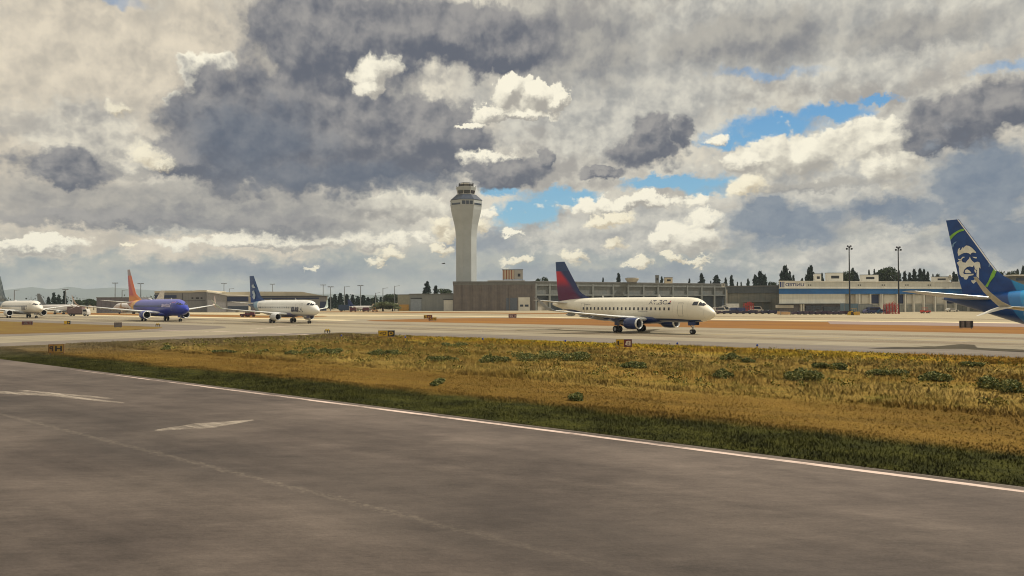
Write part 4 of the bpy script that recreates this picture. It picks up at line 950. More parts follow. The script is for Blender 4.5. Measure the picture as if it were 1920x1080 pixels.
def airliner(name, sp, loc, phi, mats, label, detail=2, windows=(5.2, 24.5, .5, None)):
    """phi: compass heading of the nose, degrees clockwise from +x"""
    root = empty(name, loc, -R(phi), label, 'airplane')
    xs = np.concatenate([np.linspace(0, 1, 9)**1.5 * 1.0, np.linspace(1.2, 7, 22), np.linspace(7.5, 24, 18), np.linspace(24.5, sp.len, 26)]); xs = xs[xs <= sp.len]; N = 40
    rings = [[surf(sp, x, 2 * math.pi * k / N - math.pi / 2) if False else Vector((-x, sp.hw(x) * math.sin(2 * math.pi * k / N), (sp.top(x) + sp.bot(x)) / 2 - (sp.top(x) - sp.bot(x)) / 2 * math.cos(2 * math.pi * k / N))) for k in range(N)] for x in xs]
    body = MB().rings(rings).build('fuselage', mats['body'], root, True)
    # wing body fairing
    wx = sp.wing[0][1]; c = sp.wing[0][3]; b0 = float(sp.bot(wx + c / 2)); rr = []
    for t, s in ((-.25, .1), (-.1, .75), (.2, 1), (.8, 1), (1.15, .7), (1.35, .1)):
        rr.append([(-(wx + t * c), math.cos(a) * sp.hw(10) * .98 * (.5 + .5 * s), b0 + .42 + math.sin(a) * (.46 + .26 * s)) for a in [2 * math.pi * k / 20 for k in range(20)]])
    MB().rings(rr).build('belly_fairing', mats['belly'], root, True)
    for s in (-1, 1): half_wing(sp, s, mats, root); engine(sp, s, mats, root)
    for s in (-1, 1): 
        tp = MB().rings([section(*q, s) for q in sp.tail]).build('tailplane', mats['wing'], root, True, 40)
        rr = []
        for (y, le, z, c, th) in sp.tail:
            up = aerofoil(le - 0.012, c, th * 1.05, 7); rr.append([(-x, s * y, z + h + .004) for x, h in reversed(up[:3])] + [(-x, s * y, z - h * .78 - .004) for x, h in up[1:3]])
        MB().rings(rr, closed=False, caps=False).build('leading_edge', mats['edge'], tp, True)
    fin = MB().rings([section(0, le, z, c, th, 1, vertical=True) for z, le, c, th in sp.fin]).build('tail_fin', mats['fin'], root, True, 40)
    gears(sp, mats, root)
    MB().rings([[(-sp.len + .05 - t, math.cos(a) * r_, float(sp.top(sp.len) + sp.bot(sp.len)) / 2 + math.sin(a) * r_) for a in [2 * math.pi * k / 10 for k in range(10)]] for t, r_ in ((0, .14), (.3, .1))]).build('exhaust_pipe', STRUT, root, True)
    if detail:
        # flight deck windows: two side panes and a windscreen each side
        if sp is REG: panes = [[(2.85, 3.95), (2.12, 3.95), (2.2, 4.46), (2.78, 4.44)], [(2.02, 3.93), (1.45, 3.88), (1.76, 4.24), (2.06, 4.45)], [(1.42, 52), (1.25, 84), (1.7, 84), (1.74, 56)]]
        else: panes = [[(3.35, 4.22), (2.78, 4.17), (2.85, 4.64), (3.28, 4.68)], [(2.7, 4.15), (2.12, 4.05), (2.38, 4.36), (2.74, 4.6)], [(2.05, 50), (1.85, 84), (2.28, 84), (2.33, 56)]]
        for s in (-1, 1):
            for p_ in panes: V, F = patch(sp, [(x, R(a) if a > 10 else a) for x, a in p_], s, .02, 5, 'th' if p_[0][1] > 10 else 'z'); MB().add(V, F).build('cockpit_window', PANE, root)
        x0, x1, pitch, skip = windows; x0 = x0
        V, F = patch(sp, [(12 + .15, sp.zc - .2), (12 - .15, sp.zc - .2), (12 - .15, sp.zc + .2), (12 + .15, sp.zc + .2)], -1, .012, 3, 'z')
        for side in (-1, 1) if detail > 1 else (-1,):
            wm = MB().add([(v[0] + 12, side * -v[1], v[2]) for v in V], F).mesh('cabin_window'); wm.materials.append(WINDOW)
            x = x0
            while x < x1:
                o = bpy.data.objects.new('cabin_window', wm); COL.objects.link(o); o.parent = root; o.location.x = -x; x += pitch
        # doors: thin outlines
        for dx, z0, z1, w in ((sp.st[8][0] + .1, sp.zc - 1.0, sp.zc + .85, .85), (sp.len * (.775 if sp is not REG else .742), sp.zc - .95, sp.zc + .85, .8)):
            V = []; F = []
            for k, (a, b, c_, d_) in enumerate(((dx - w / 2, dx - w / 2 + .05, z0, z1), (dx + w / 2 - .05, dx + w / 2, z0, z1), (dx - w / 2, dx + w / 2, z0, z0 + .05), (dx - w / 2, dx + w / 2, z1 - .05, z1))):
                v, f_ = patch(sp, [(b, c_), (a, c_), (a, d_), (b, d_)], -1, .014 + .002 * (k > 1), 4, 'z'); F += [tuple(i + len(V) for i in q) for q in f_]; V += v
            MB().add(V, F).build('door_frame', mats.get('door', OUTL), root)
        zt = float(sp.top(9)); mb = MB(); mb.wallpoly([(-9.6, zt - .02), (-9.2, zt - .02), (-9.45, zt + .35), (-9.65, zt + .35)], -.02, .02); mb.build('antenna', WINGW, root)
        mb = MB(); zt = float(sp.top(20)); mb.wallpoly([(-20.6, zt - .02), (-20.3, zt - .02), (-20.4, zt + .3), (-20.6, zt + .3)], -.02, .02); mb.build('antenna', WINGW, root)
        if sp is not REG: MB().rings([[(-(22 + t), math.cos(a) * r_ * 1.4, float(sp.top(22)) - .05 + max(0, math.sin(a)) * r_) for a in [2 * math.pi * k / 12 for k in range(12)]] for t, r_ in ((0, .03), (.6, .3), (1.6, .34), (2.6, .03))]).build('radome', mats.get('radome', WINGW), root, True)
    return root, body, fin
def livery(name, fn, rough=0.32, coat=0.15):
    mt, t = newmat(name); o = t.obj(); x, y, z = t.xyz(o)[:3]; n = t.noise(o, 0.8, 5, 0.6)
    pan = t.noise(t.v('FLOOR', t.v('MULTIPLY', o, (0.55, 0.4, 0.9))), 7.7, 0)
    col = fn(t, t.mul(x, -1), y, z)
    k = t.m('MULTIPLY_ADD', t.sub(n, 0.5), 0.16, t.m('MULTIPLY_ADD', pan, 0.06, 0.96))
    line = t.lt(t.m('ABSOLUTE', t.sub(t.m('FRACT', t.mul(x, 0.42)), 0.5)), 0.004)
    k = t.mul(k, t.m('MULTIPLY_ADD', line, -0.3, 1.0))
    t.bsdf(t.v('SCALE', col, scale=k), rough, spec=0.5, coat=coat); return mt
def M4(**k): d = dict(wing=WINGW, edge=ALU, winglet=WINGW, nacelle=WINGW, lip=ALU, fairing=WINGG, belly=WINGG, fin=WINGW, body=WINGW); d.update(k); return d
DBLUE = paint('deep_blue_paint', (18, 44, 96), 0.3, var=0.1, coat=0.4)

# --- white and blue regional jet in the middle
def f_delta(t, x, y, z):
    belly = t.add(1.98, t.m('MULTIPLY_ADD', t.sm(x, 3.0, 7.0), 0.12, t.mul(t.sm(x, 19, 27), 1.2)))
    return t.mix(t.m('MULTIPLY', t.sm(z, t.add(belly, 0.03), t.sub(belly, 0.03)), t.gt(x, 1.9)), lin(232, 225, 205), lin(18, 48, 98))
def f_deltafin(t, x, y, z):
    n = t.noise(t.cxyz(x, 0, z), 0.35, 3); h = t.m('MULTIPLY_ADD', z, 1.0, t.mul(t.sub(x, 27), -0.18))
    red = lin(190, 34, 52); mar = lin(92, 30, 72); blu = lin(28, 44, 92)
    c = t.mix(t.sm(t.add(z, t.mul(n, .6)), 6.8, 8.6), mar, red)
    c = t.mix(t.sm(t.sub(t.mul(x, 1.0), t.mul(z, 1.05)), 20.6, 19.4), c, blu)
    return t.mix(t.sm(z, 9.35, 9.5), c, lin(34, 62, 108))
N = G(1299, 626.5); phi = 50; hx, hy = math.cos(R(phi)), -math.sin(R(phi))
DM = livery('delta_body', f_delta)
pl, body, fin = airliner('regional_jet', REG, (N.x + REG.nose_gear * hx, N.y + REG.nose_gear * hy, 0.0), phi,
    M4(body=DM, fin=livery('delta_fin', f_deltafin), nacelle=DBLUE, belly=DBLUE, winglet=paint('winglet_grey', (150, 156, 164), .4)),
    'white regional jet with blue belly, blue engines and a red and blue tail fin', windows=(6.6, 23.6, .79, None))
TXT = paint('navy_lettering', (40, 44, 74), 0.5); TXR = paint('emblem_red', (150, 40, 50), .5)
V2, F2 = text_mesh('DELTA', .6, 3.2, shear=0.25, bold=.0); decal('lettering', REG, V2, F2, 10.3, 4.08, TXT, pl)
decal('emblem', REG, [(0, 0), (.62, 0), (.5, .2), (.2, .2)], [(0, 1, 2, 3)], 7.0, 4.1, TXT, pl); decal('emblem', REG, [(.25, .25), (.55, .25), (.48, .55)], [(0, 1, 2)], 7.0, 4.1, TXR, pl)
V2, F2 = text_mesh('SKYWEST', .16, 1.8, shear=0.2); decal('lettering', REG, V2, F2, 12.2, 3.0, paint('grey_lettering', (120, 120, 122), .5), pl)
V2, F2 = text_mesh('N295SY', .2, 1.4, shear=0.2); decal('lettering', REG, V2, F2, 23.2, 3.95, MATS['grey_lettering'], pl)
# --- white regional jet with the blue tail
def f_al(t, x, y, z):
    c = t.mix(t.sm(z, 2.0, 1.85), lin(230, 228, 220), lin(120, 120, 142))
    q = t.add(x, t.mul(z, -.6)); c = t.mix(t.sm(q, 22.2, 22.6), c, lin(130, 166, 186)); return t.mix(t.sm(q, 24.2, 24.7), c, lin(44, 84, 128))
def f_alfin(t, x, y, z):
    return t.mix(t.sm(t.noise(t.cxyz(x, 0, z), 1.4, 4, .6), .5, .6, 0, .5), lin(6, 58, 116), lin(30, 96, 150))
N = G(580, 606.5); phi = 45; hx, hy = math.cos(R(phi)), -math.sin(R(phi))
wl = paint('winglet_white', (196, 208, 198), .4)
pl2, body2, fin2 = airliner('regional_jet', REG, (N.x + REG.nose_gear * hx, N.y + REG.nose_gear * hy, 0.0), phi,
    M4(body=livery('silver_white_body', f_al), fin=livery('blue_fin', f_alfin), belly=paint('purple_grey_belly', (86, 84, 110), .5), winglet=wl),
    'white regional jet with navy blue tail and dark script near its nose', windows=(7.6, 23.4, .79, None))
decal('emblem', REG, [(0, .0), (.9, 0), (.9, .14), (0, .1)], [(0, 1, 2, 3)], 8.2, 2.72, TXT, pl2)
V2, F2 = text_mesh('Alaska', 1.55, 4.9, shear=-.25, bold=.05); decal('lettering', REG, V2, F2, 9.0, 2.5, paint('slate_lettering', (66, 70, 88), .5), pl2)
inv2 = (Matrix.Translation(pl2.location) @ Matrix.Rotation(-R(phi), 4, 'Z')).inverted()
for pts in ([(466, 534.5), (469, 533), (471, 537), (473, 539.5), (468.5, 540), (466, 538)], [(466.5, 546), (470, 544.5), (471.5, 549), (473, 553), (472, 560), (469.5, 561.5), (467, 557), (469, 552), (467, 550)]):
    o_ = inv2 @ Vector((0, 0, EYE)); V = []
    for px, py in pts: d_ = inv2.to_3x3() @ ray(px + 6, py); q = o_ + d_ * ((-0.3 - o_.y) / d_.y); V.append(Vector((q.x, -.30, q.z)))
    me = bpy.data.meshes.new('emblem'); me.from_pydata(V, [], tessellate_polygon([V])); link('emblem', me, fin2, paint('emblem_pale', (176, 190, 198), .5))
# --- blue jet with the orange tail
def f_sw(t, x, y, z):
    n = t.noise(t.cxyz(x, y, z), .5, 3); q = t.add(x, t.mul(z, .9)); c = t.mix(t.sm(z, 3.9, 4.7), lin(16, 44, 150), lin(92, 96, 176))
    c = t.mix(t.sm(t.add(t.mul(z, 1.0), t.mul(n, .4)), 3.2, 3.6, .0, .25), c, lin(60, 70, 165))
    c = t.mix(t.sm(q, 33.0, 33.2), c, lin(228, 168, 74)); c = t.mix(t.sm(q, 36.0, 36.2), c, lin(206, 104, 52)); return t.mix(t.sm(q, 38.6, 39.2), c, lin(186, 52, 42))
def f_swfin(t, x, y, z):
    q = t.sub(x, t.mul(t.sub(z, 6.8), .78)); n = t.noise(t.cxyz(x, 0, z), .5, 2)
    c = t.mix(t.sm(t.add(q, n), 35.6, 34.2), lin(186, 30, 34), lin(222, 104, 26)); c = t.mix(t.sm(z, 7.0, 5.9), c, lin(226, 138, 40)); return t.mix(t.sm(z, 12.0, 12.2), c, lin(160, 140, 140))
N = G(338, 603); phi = 45; hx, hy = math.cos(R(phi)), -math.sin(R(phi))
SWB = livery('royal_blue_body', f_sw)
pl3, body3, fin3 = airliner('passenger_jet', JET, (N.x + JET.nose_gear * hx, N.y + JET.nose_gear * hy, 0.0), phi,
    M4(body=SWB, fin=livery('flame_fin', f_swfin), nacelle=paint('royal_blue_paint', (28, 48, 140), .3, coat=.4), belly=MATS['royal_blue_paint'], winglet=paint('pale_pink_winglet', (206, 184, 168), .4)),
    'royal blue passenger jet with orange and red tail fin on the taxiway', windows=(6.6, 30.0, .51, None))
V2, F2 = text_mesh('Southwest', 1.05, 5.4, bold=.05); decal('lettering', JET, V2, F2, 11.0, 3.5, paint('pale_lilac_lettering', (196, 186, 216), .5), pl3)
HT = [(0, .9), (-.45, 1.2), (-.8, .9), (-.75, .5), (0, -.3), (.75, .5), (.8, .9), (.45, 1.2)]
decal('emblem', JET, HT, [tuple(range(8))], 4.7, 3.75, paint('emblem_rose', (176, 120, 170), .5), pl3)
# --- white jet at the left edge
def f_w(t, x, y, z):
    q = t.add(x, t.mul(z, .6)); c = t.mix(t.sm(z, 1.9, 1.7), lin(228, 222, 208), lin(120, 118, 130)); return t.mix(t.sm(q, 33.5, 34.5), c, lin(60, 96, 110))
N = G(68, 596.6); phi = 41; hx, hy = math.cos(R(phi)), -math.sin(R(phi))
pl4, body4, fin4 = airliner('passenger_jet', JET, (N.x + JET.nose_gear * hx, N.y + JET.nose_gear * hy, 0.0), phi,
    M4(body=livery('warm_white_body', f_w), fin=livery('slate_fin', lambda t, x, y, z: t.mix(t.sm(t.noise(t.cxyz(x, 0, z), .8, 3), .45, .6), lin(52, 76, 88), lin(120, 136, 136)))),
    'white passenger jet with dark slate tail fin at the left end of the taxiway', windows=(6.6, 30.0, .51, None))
V2, F2 = text_mesh('Alaska', 1.5, 5.0, shear=-.25, bold=.02); decal('lettering', JET, V2, F2, 11.5, 2.6, MATS['slate_lettering'], pl4)

# --- blue tail at the right edge
FT = Vector((0, 0, 0)); phi = 62; ca, sa = math.cos(R(phi)), math.sin(R(phi))
TAILD = 78.6; tp = P(1783.5, 411, TAILD); xl = 38.5
def f_al2(t, x, y, z):
    q = t.add(x, t.mul(z, -.55)); q2 = t.add(x, t.mul(t.m('POWER', t.m('ABSOLUTE', t.sub(z, 4.6)), 1.3), -.7))
    c = t.mix(t.sm(q2, 28.9, 29.1), lin(216, 214, 204), lin(150, 196, 84)); c = t.mix(t.sm(q2, 29.25, 29.45), c, lin(34, 142, 196))
    c = t.mix(t.sm(q, 28.6, 28.7), c, lin(44, 118, 178)); return t.mix(t.sm(q, 29.7, 29.85), c, lin(0, 60, 124))
def f_al2fin(t, x, y, z):
    q = t.add(x, t.mul(z, .0)); c = t.mix(t.sm(t.noise(t.cxyz(x, 0, z), .5, 3), .4, .6), lin(0, 54, 118), lin(2, 66, 134))
    return t.mix(t.sm(t.add(x, t.mul(t.sub(z, 6.0), -.5)), BLUEX + .1, BLUEX - .1), c, lin(34, 142, 196))
import copy
REARJET = copy.copy(JET)
REARJET.wl = [(17.1, 22.9, 4.02, .95, .09), (17.5, 23.4, 4.4, .64, .08), (17.75, 24.1, 5.1, .48, .08), (18.0, 24.9, 6.2, .25, .08)]
REARJET.strake = [(17.1, 22.8, 4.0, 1.1, .08), (17.6, 23.4, 3.8, .8, .07), (18.4, 24.6, 3.35, .15, .06)]
pl5_loc = (tp.x + xl * ca, tp.y - xl * sa, 0)
inv = (Matrix.Translation(pl5_loc) @ Matrix.Rotation(-R(phi), 4, 'Z')).inverted()
def on_fin(pts):
    o = inv @ Vector((0, 0, EYE)); out = []
    for px, py in pts:
        d = inv.to_3x3() @ ray(px, py); t = (-0.1 - o.y) / d.y; q = o + d * t; out.append((q.x, q.z))
    return out
LEP = on_fin([(1926, 537), (1913, 531.5), (1896, 525), (1882, 518), (1869, 508), (1856, 491.7), (1830, 455.5), (1796.5, 411)]); TEP = on_fin([(1804, 552), (1802.5, 543), (1798, 529), (1791.5, 500), (1784.5, 467), (1772, 411)]); BLUEX = -on_fin([(1899, 530)])[0][0]
REARJET.fin = [(5.1, -LEP[0][0] - 1.0, 0, .03)] + [(a[1], -a[0], 0, th_) for a, th_ in zip(LEP, (.03, .03, .04, .05, .07, .08, .09, .09))]
REARJET.fin = [(z, le, -(float(np.interp(z, [q[1] for q in TEP], [q[0] for q in TEP]))) - le, th_) for z, le, c, th_ in REARJET.fin]
pl5, body5, fin5 = airliner('passenger_jet', REARJET, pl5_loc, phi,
    M4(body=livery('navy_aft_body', f_al2), fin=livery('navy_fin', f_al2fin, .5, .15), belly=DBLUE, winglet=paint('winglet_pale_grey', (184, 184, 178), .5), strake=paint('strake_white', (212, 208, 196), .4), door=paint('pale_blue_outline', (120, 156, 190), .5)),
    'passenger jet with a navy blue tail fin bearing a white face emblem', windows=(6.6, 29.0, .51, None))
# emblem of the fin: flat shapes on the fin's near side
def fin_half(x, z):
    FN = REARJET.fin; zz = [q[0] for q in FN]; le = np.interp(z, zz, [q[1] for q in FN]); c = np.interp(z, zz, [q[2] for q in FN]); th = np.interp(z, zz, [q[3] for q in FN])
    t = min(1, max(0.002, (x - le) / c)); return 5 * th * c * 1.0 * (0.2969 * math.sqrt(t) - 0.126 * t - 0.3516 * t * t + 0.2843 * t**3 - 0.1036 * t**4)
def fin_shape(name, pts, mt, lift=0.015):
    q = on_fin(pts); V = [Vector((a, 0, b)) for a, b in q]; F = tessellate_polygon([V])
    # refine so that the drawing follows the skin
    import bmesh
    bm = bmesh.new(); vs = [bm.verts.new(v) for v in V]
    for f_ in F:
        try: bm.faces.new([vs[i] for i in f_])
        except ValueError: pass
    for _ in range(2): bmesh.ops.subdivide_edges(bm, edges=[e_ for e_ in bm.edges if e_.calc_length() > .35], cuts=1, use_grid_fill=False)
    bmesh.ops.triangulate(bm, faces=bm.faces)
    for v in bm.verts: v.co.y = -(fin_half(-v.co.x, v.co.z) + lift)
    me = bpy.data.meshes.new(name); bm.to_mesh(me); bm.free(); return link(name, me, fin5, mt)
A4 = lambda L_: [(1760 + x / 10.8, 400 + y / 10.8) for x, y in L_]
A5 = lambda L_: [(1760 + x / 7.71, 480 + y / 7.71) for x, y in L_]
FACE = paint('emblem_cream', (222, 220, 206), .5); GRN = paint('lime_green', (126, 180, 66), .5); PALB = paint('emblem_pale_blue', (104, 140, 178), .5)
fin_shape('emblem', A4([(395, 862), (378, 800), (385, 740), (412, 702), (430, 705), (420, 750), (445, 742), (482, 690), (500, 688), (500, 712), (520, 680), (560, 650), (620, 660), (680, 700), (730, 750), (766, 790), (755, 805), (700, 792), (662, 810), (645, 838), (620, 812), (570, 798), (510, 802), (450, 830)]), FACE)
fin_shape('emblem', A5([(258, 95), (290, 76), (330, 62), (345, 90), (390, 97), (412, 68), (440, 40), (455, 8), (468, 45), (490, 72), (520, 97), (560, 82), (592, 88), (605, 120), (610, 182), (590, 165), (584, 330), (548, 290), (556, 205), (527, 185), (515, 130), (495, 160), (450, 150), (410, 160), (372, 192), (352, 240), (362, 262), (508, 256), (503, 276), (430, 290), (420, 320), (395, 342), (365, 335), (355, 308), (322, 302), (297, 270), (287, 200), (287, 150), (270, 120)]), FACE)
fin_shape('emblem', A5([(374, 238), (382, 205), (410, 192), (440, 206), (474, 238), (460, 247), (400, 248)]), FACE)
fin_shape('emblem', A5([(516, 200), (534, 192), (548, 225), (540, 246), (526, 232)]), FACE)
fin_shape('emblem', A4([(380, 918), (402, 926), (440, 930), (478, 882), (518, 878), (526, 894), (492, 905), (450, 952), (420, 956), (392, 942)]), FACE)
fin_shape('emblem', A4([(686, 880), (782, 885), (770, 916), (720, 904)]), FACE)
fin_shape('emblem', A5([(465, 352), (500, 352), (520, 336), (540, 368), (502, 402), (476, 380)]), FACE)
fin_shape('emblem', A4([(262, 690), (255, 655), (290, 600), (356, 566), (350, 590), (310, 620), (285, 690)]), PALB)
fin_shape('stripe', A4([(208, 470), (290, 404), (400, 342), (470, 314), (512, 322), (516, 350), (430, 372), (370, 404), (292, 470), (226, 545)]), GRN)
fin_shape('stripe', A5([(795, 185), (838, 205), (812, 290), (742, 380), (704, 450), (668, 438), (720, 360), (762, 260)]), GRN)
fin_shape('stripe', A5([(728, 108), (742, 114), (736, 160), (724, 156)]), PALB)
fin_shape('leading_edge', [(1794.3, 411.5), (1796.3, 411.5), (1830, 456), (1856, 492), (1868.5, 508), (1866, 508), (1853.5, 492), (1827.5, 456)], ALU, .03)
# ------------------------------------------------------------------ trees
CON_A = leaf_mat('conifer_needles', (22, 38, 40), (30, 50, 42), (44, 62, 48))
BRD = leaf_mat('broad_leaves', (34, 50, 34), (48, 62, 34), (66, 78, 42))
SAGE = leaf_mat('sage_leaves', (86, 96, 68), (100, 108, 74), (120, 124, 86))
BARK = paint('bark', (62, 50, 40), 0.9)
def conifer_crown(h, w, n, seed, ragged=.35, power=1.0):
    r_ = np.random.default_rng(seed); lv = max(9, int(h * 1.1)); V = []; z0 = h * .12
    per = n // (lv * 7)
    for i in range(lv * 7):
        t = (i / (lv * 7)) ** .9; z = z0 + (h - z0) * t; rad = w / 2 * (1 - t) ** power * (1 + r_.uniform(-ragged, ragged)) + .06 * w
        a = r_.uniform(0, 6.283); m_ = max(4, per)
        s = r_.uniform(.1, 1, m_); x = np.cos(a) * rad * s; y = np.sin(a) * rad * s; zz = z - rad * .3 * s + r_.uniform(-.15, .15, m_) * h / lv
        sp_ = .16 * rad * (1.2 - s * .6) + .1
        c = np.stack([x + r_.normal(0, 1, m_) * sp_, y + r_.normal(0, 1, m_) * sp_, zz], 1)
        d1 = r_.normal(size=(m_, 3)); d1 /= np.linalg.norm(d1, axis=1)[:, None]; d2 = np.cross(d1, r_.normal(size=(m_, 3))); d2 /= np.linalg.norm(d2, axis=1)[:, None]
        q = (h * .018 + .12) * r_.uniform(.6, 1.4, m_)[:, None]
        V.append(np.stack([c - d1 * q * 1.5, c + d2 * q * .7, c + d1 * q * 1.5, c - d2 * q * .7], 1).reshape(-1, 3))
    V = np.concatenate(V); k = len(V) // 4
    return V, np.arange(4 * k).reshape(-1, 4), np.repeat(r_.uniform(.6, 1.4, k), 4)
PROTO = {}
def crown_mesh(kind):
    if kind in PROTO: return PROTO[kind]
    if kind.startswith('con'):
        i = int(kind[3:]); V, F, T = conifer_crown(10, [4.2, 5.4, 3.0, 6.4][i], 3600, 50 + i, [.3, .45, .35, .5][i], [1.0, .75, .9, .6][i]); mt = CON_A
    else:
        cs = [(0, 0, 6)] + [(rng.uniform(-3, 3), rng.uniform(-3, 3), rng.uniform(3, 7.6)) for _ in range(11)]; rs = [(2.6, 2.6, 2.4)] + [(rng.uniform(1.0, 2.0),) * 2 + (rng.uniform(.8, 1.5),) for _ in range(11)]
        V, F, T = leaf_cloud(cs, rs, 4200, .24); mt = SAGE if kind == 'sage' else BRD
    me = tris_mesh('crown', V, F); a = me.attributes.new('tone', 'FLOAT', 'POINT'); a.data.foreach_set('value', T.astype(np.float32)); me.materials.append(mt)
    tr = MB().tube((0, 0, 0), (0.05, 0, 4), .22, .16, 8).tube((.05, 0, 4), (0, 0, 9), .16, .03, 8)
    if not kind.startswith('con'):
        tr = MB().tube((0, 0, 0), (0.1, 0, 3.4), .3, .22, 8)
        for k in range(6): tr.tube((.1, 0, 3 + .1 * k), (rng.uniform(-2.6, 2.6), rng.uniform(-2.6, 2.6), rng.uniform(5, 7.5)), .14, .03, 6)
    tm = tr.mesh('trunk'); tm.materials.append(BARK); PROTO[kind] = (me, tm); return PROTO[kind]
ORD = ['first', 'second', 'third', 'fourth', 'fifth', 'sixth', 'seventh', 'eighth', 'ninth', 'tenth', 'eleventh', 'twelfth', 'thirteenth', 'fourteenth', 'fifteenth', 'sixteenth', 'seventeenth', 'eighteenth', 'nineteenth', 'twentieth']
def tree(px, top, d, kind, wpx, label, group):
    zt = P(px, top, d).z; g = P(px, 566, d); me, tm = crown_mesh(kind); hz = zt / 10.3
    w0 = {'con0': 4.4, 'con1': 5.6, 'con2': 3.2, 'con3': 6.6}.get(kind, 8.4); sx = 1.2 * wpx / FPX * d / w0
    e = empty('conifer_tree' if kind.startswith('con') else 'broadleaf_tree', (g.x, g.y, 0), rng.uniform(0, 6.28), label, 'tree', group); e.scale = (sx, sx, hz * (1.0 if kind.startswith('con') else 1.25))
    for nm, q in (('trunk', tm), ('crown', me)):
        o = bpy.data.objects.new(nm, q); COL.objects.link(o); o.parent = e
def row(lst, d, where, group):
    for i, (px, top, kind, w) in enumerate(lst):
        kn = 'conifer' if kind.startswith('con') else 'leafy tree'
        tree(px, top, d + (i % 3) * 9, kind, w, f'dark {kn}, {ORD[i]} from the left {where}', group)
row([(101, 548, 'con0', 12), (110, 552, 'con1', 12), (91, 556, 'con0', 10), (121, 545, 'con2', 9)][:4], 470, 'in the clump behind the leftmost white jet', 'conifers behind the leftmost jet')
row([(146, 562, 'brd', 22), (164, 560, 'brd', 20), (176, 563, 'brd', 18)], 520, 'in the low trees behind the parked planes', 'low trees behind the parked planes')
row([(620, 556, 'con1', 16), (628, 551, 'con0', 12), (638, 549, 'con1', 15), (650, 551, 'con0', 13), (661, 552, 'con0', 13), (671, 555, 'con1', 15), (681, 553, 'con1', 16), (690, 557, 'con0', 12), (697, 558, 'brd', 20)], 520, 'in the line right of the vaulted hangar', 'tree line right of the vaulted hangar')
row([(704, 553, 'con0', 9), (714, 556, 'con2', 8), (730, 551, 'brd', 30), (741, 553, 'brd', 26)], 500, 'in the green trees left of the workshop wing', 'trees left of the workshop wing')
tree(718, 565, 395, 'sage', 44, 'pale sage green shrub tree left of the tan annex', None)
tree(736, 568, 398, 'sage', 34, 'low pale olive shrub just left of the tan annex', None)
row([(801, 527, 'con1', 20), (817, 535, 'con2', 12), (836, 541, 'brd', 34)], 500, 'behind the low workshop wing', 'trees behind the workshop wing')
row([(1012, 522, 'brd', 14), (1022, 519, 'brd', 16), (1131, 520, 'con2', 6), (1160, 511, 'con0', 13), (1241, 518, 'con1', 12), (1293, 522, 'con2', 7), (1316, 512, 'con1', 17), (1333, 526, 'con2', 5), (1343, 515, 'con3', 22), (1361, 520, 'con1', 10), (1372, 515, 'con0', 12), (1383, 528, 'con2', 5), (1390, 528, 'con2', 5)], 540, 'above the long grey roof', 'trees beyond the long grey building')
row([(1403, 522, 'con1', 11), (1417, 514, 'con3', 16), (1426, 508, 'con1', 22), (1434, 514, 'con1', 16), (1447, 528, 'brd', 18), (1455, 529, 'brd', 14)], 470, 'above the slate grey warehouse', 'trees beyond the slate grey warehouse')
row([(1466, 507, 'con1', 14), (1473, 497, 'con1', 22), (1481, 508, 'con1', 14), (1488, 515, 'con2', 8), (1504, 521, 'con3', 12), (1512, 514, 'con1', 10), (1521, 497, 'con1', 18), (1517, 500, 'con0', 12), (1541, 511, 'con3', 12), (1587, 508, 'brd', 26), (1600, 502, 'con1', 18), (1607, 511, 'con1', 14)], 430, 'above the left part of the striped hangar', 'trees beyond the striped hangar, left part')
row([(1630, 505, 'con2', 6), (1640, 504, 'con2', 6), (1650, 506, 'con2', 6), (1668, 501, 'brd', 44), (1652, 510, 'brd', 26), (1686, 507, 'con1', 14), (1697, 508, 'con1', 13), (1706, 510, 'con1', 12), (1715, 504, 'con1', 15), (1726, 503, 'con1', 16), (1733, 504, 'con1', 13), (1740, 509, 'con1', 13), (1750, 513, 'con2', 5), (1761, 513, 'brd', 10), (1789, 509, 'con1', 16), (1794, 513, 'con1', 14)], 440, 'above the right part of the striped hangar', 'trees beyond the striped hangar, right part')
row([(1878, 508, 'brd', 30), (1895, 508, 'brd', 26), (1909, 504, 'con2', 8), (1919, 498, 'con1', 12)], 420, 'in the trees beyond the distant terminal', 'trees beyond the distant terminal')
# far-off wood on the horizon, one mass
n = 170; xs = np.concatenate([rng.uniform(-900, 1500, n)]); cs = []; rs = []
for x in xs:
    y = 900 + rng.uniform(-60, 60); cs.append((x, y, rng.uniform(3, 8))); rs.append((rng.uniform(8, 22), 10, rng.uniform(5, 9)))
V, F, T = leaf_cloud(cs, rs, 16000, 1.1); V[:, 2] = np.abs(V[:, 2]); tag(cloud_obj('distant_wood', (V, F, T), BRD), kind='stuff')

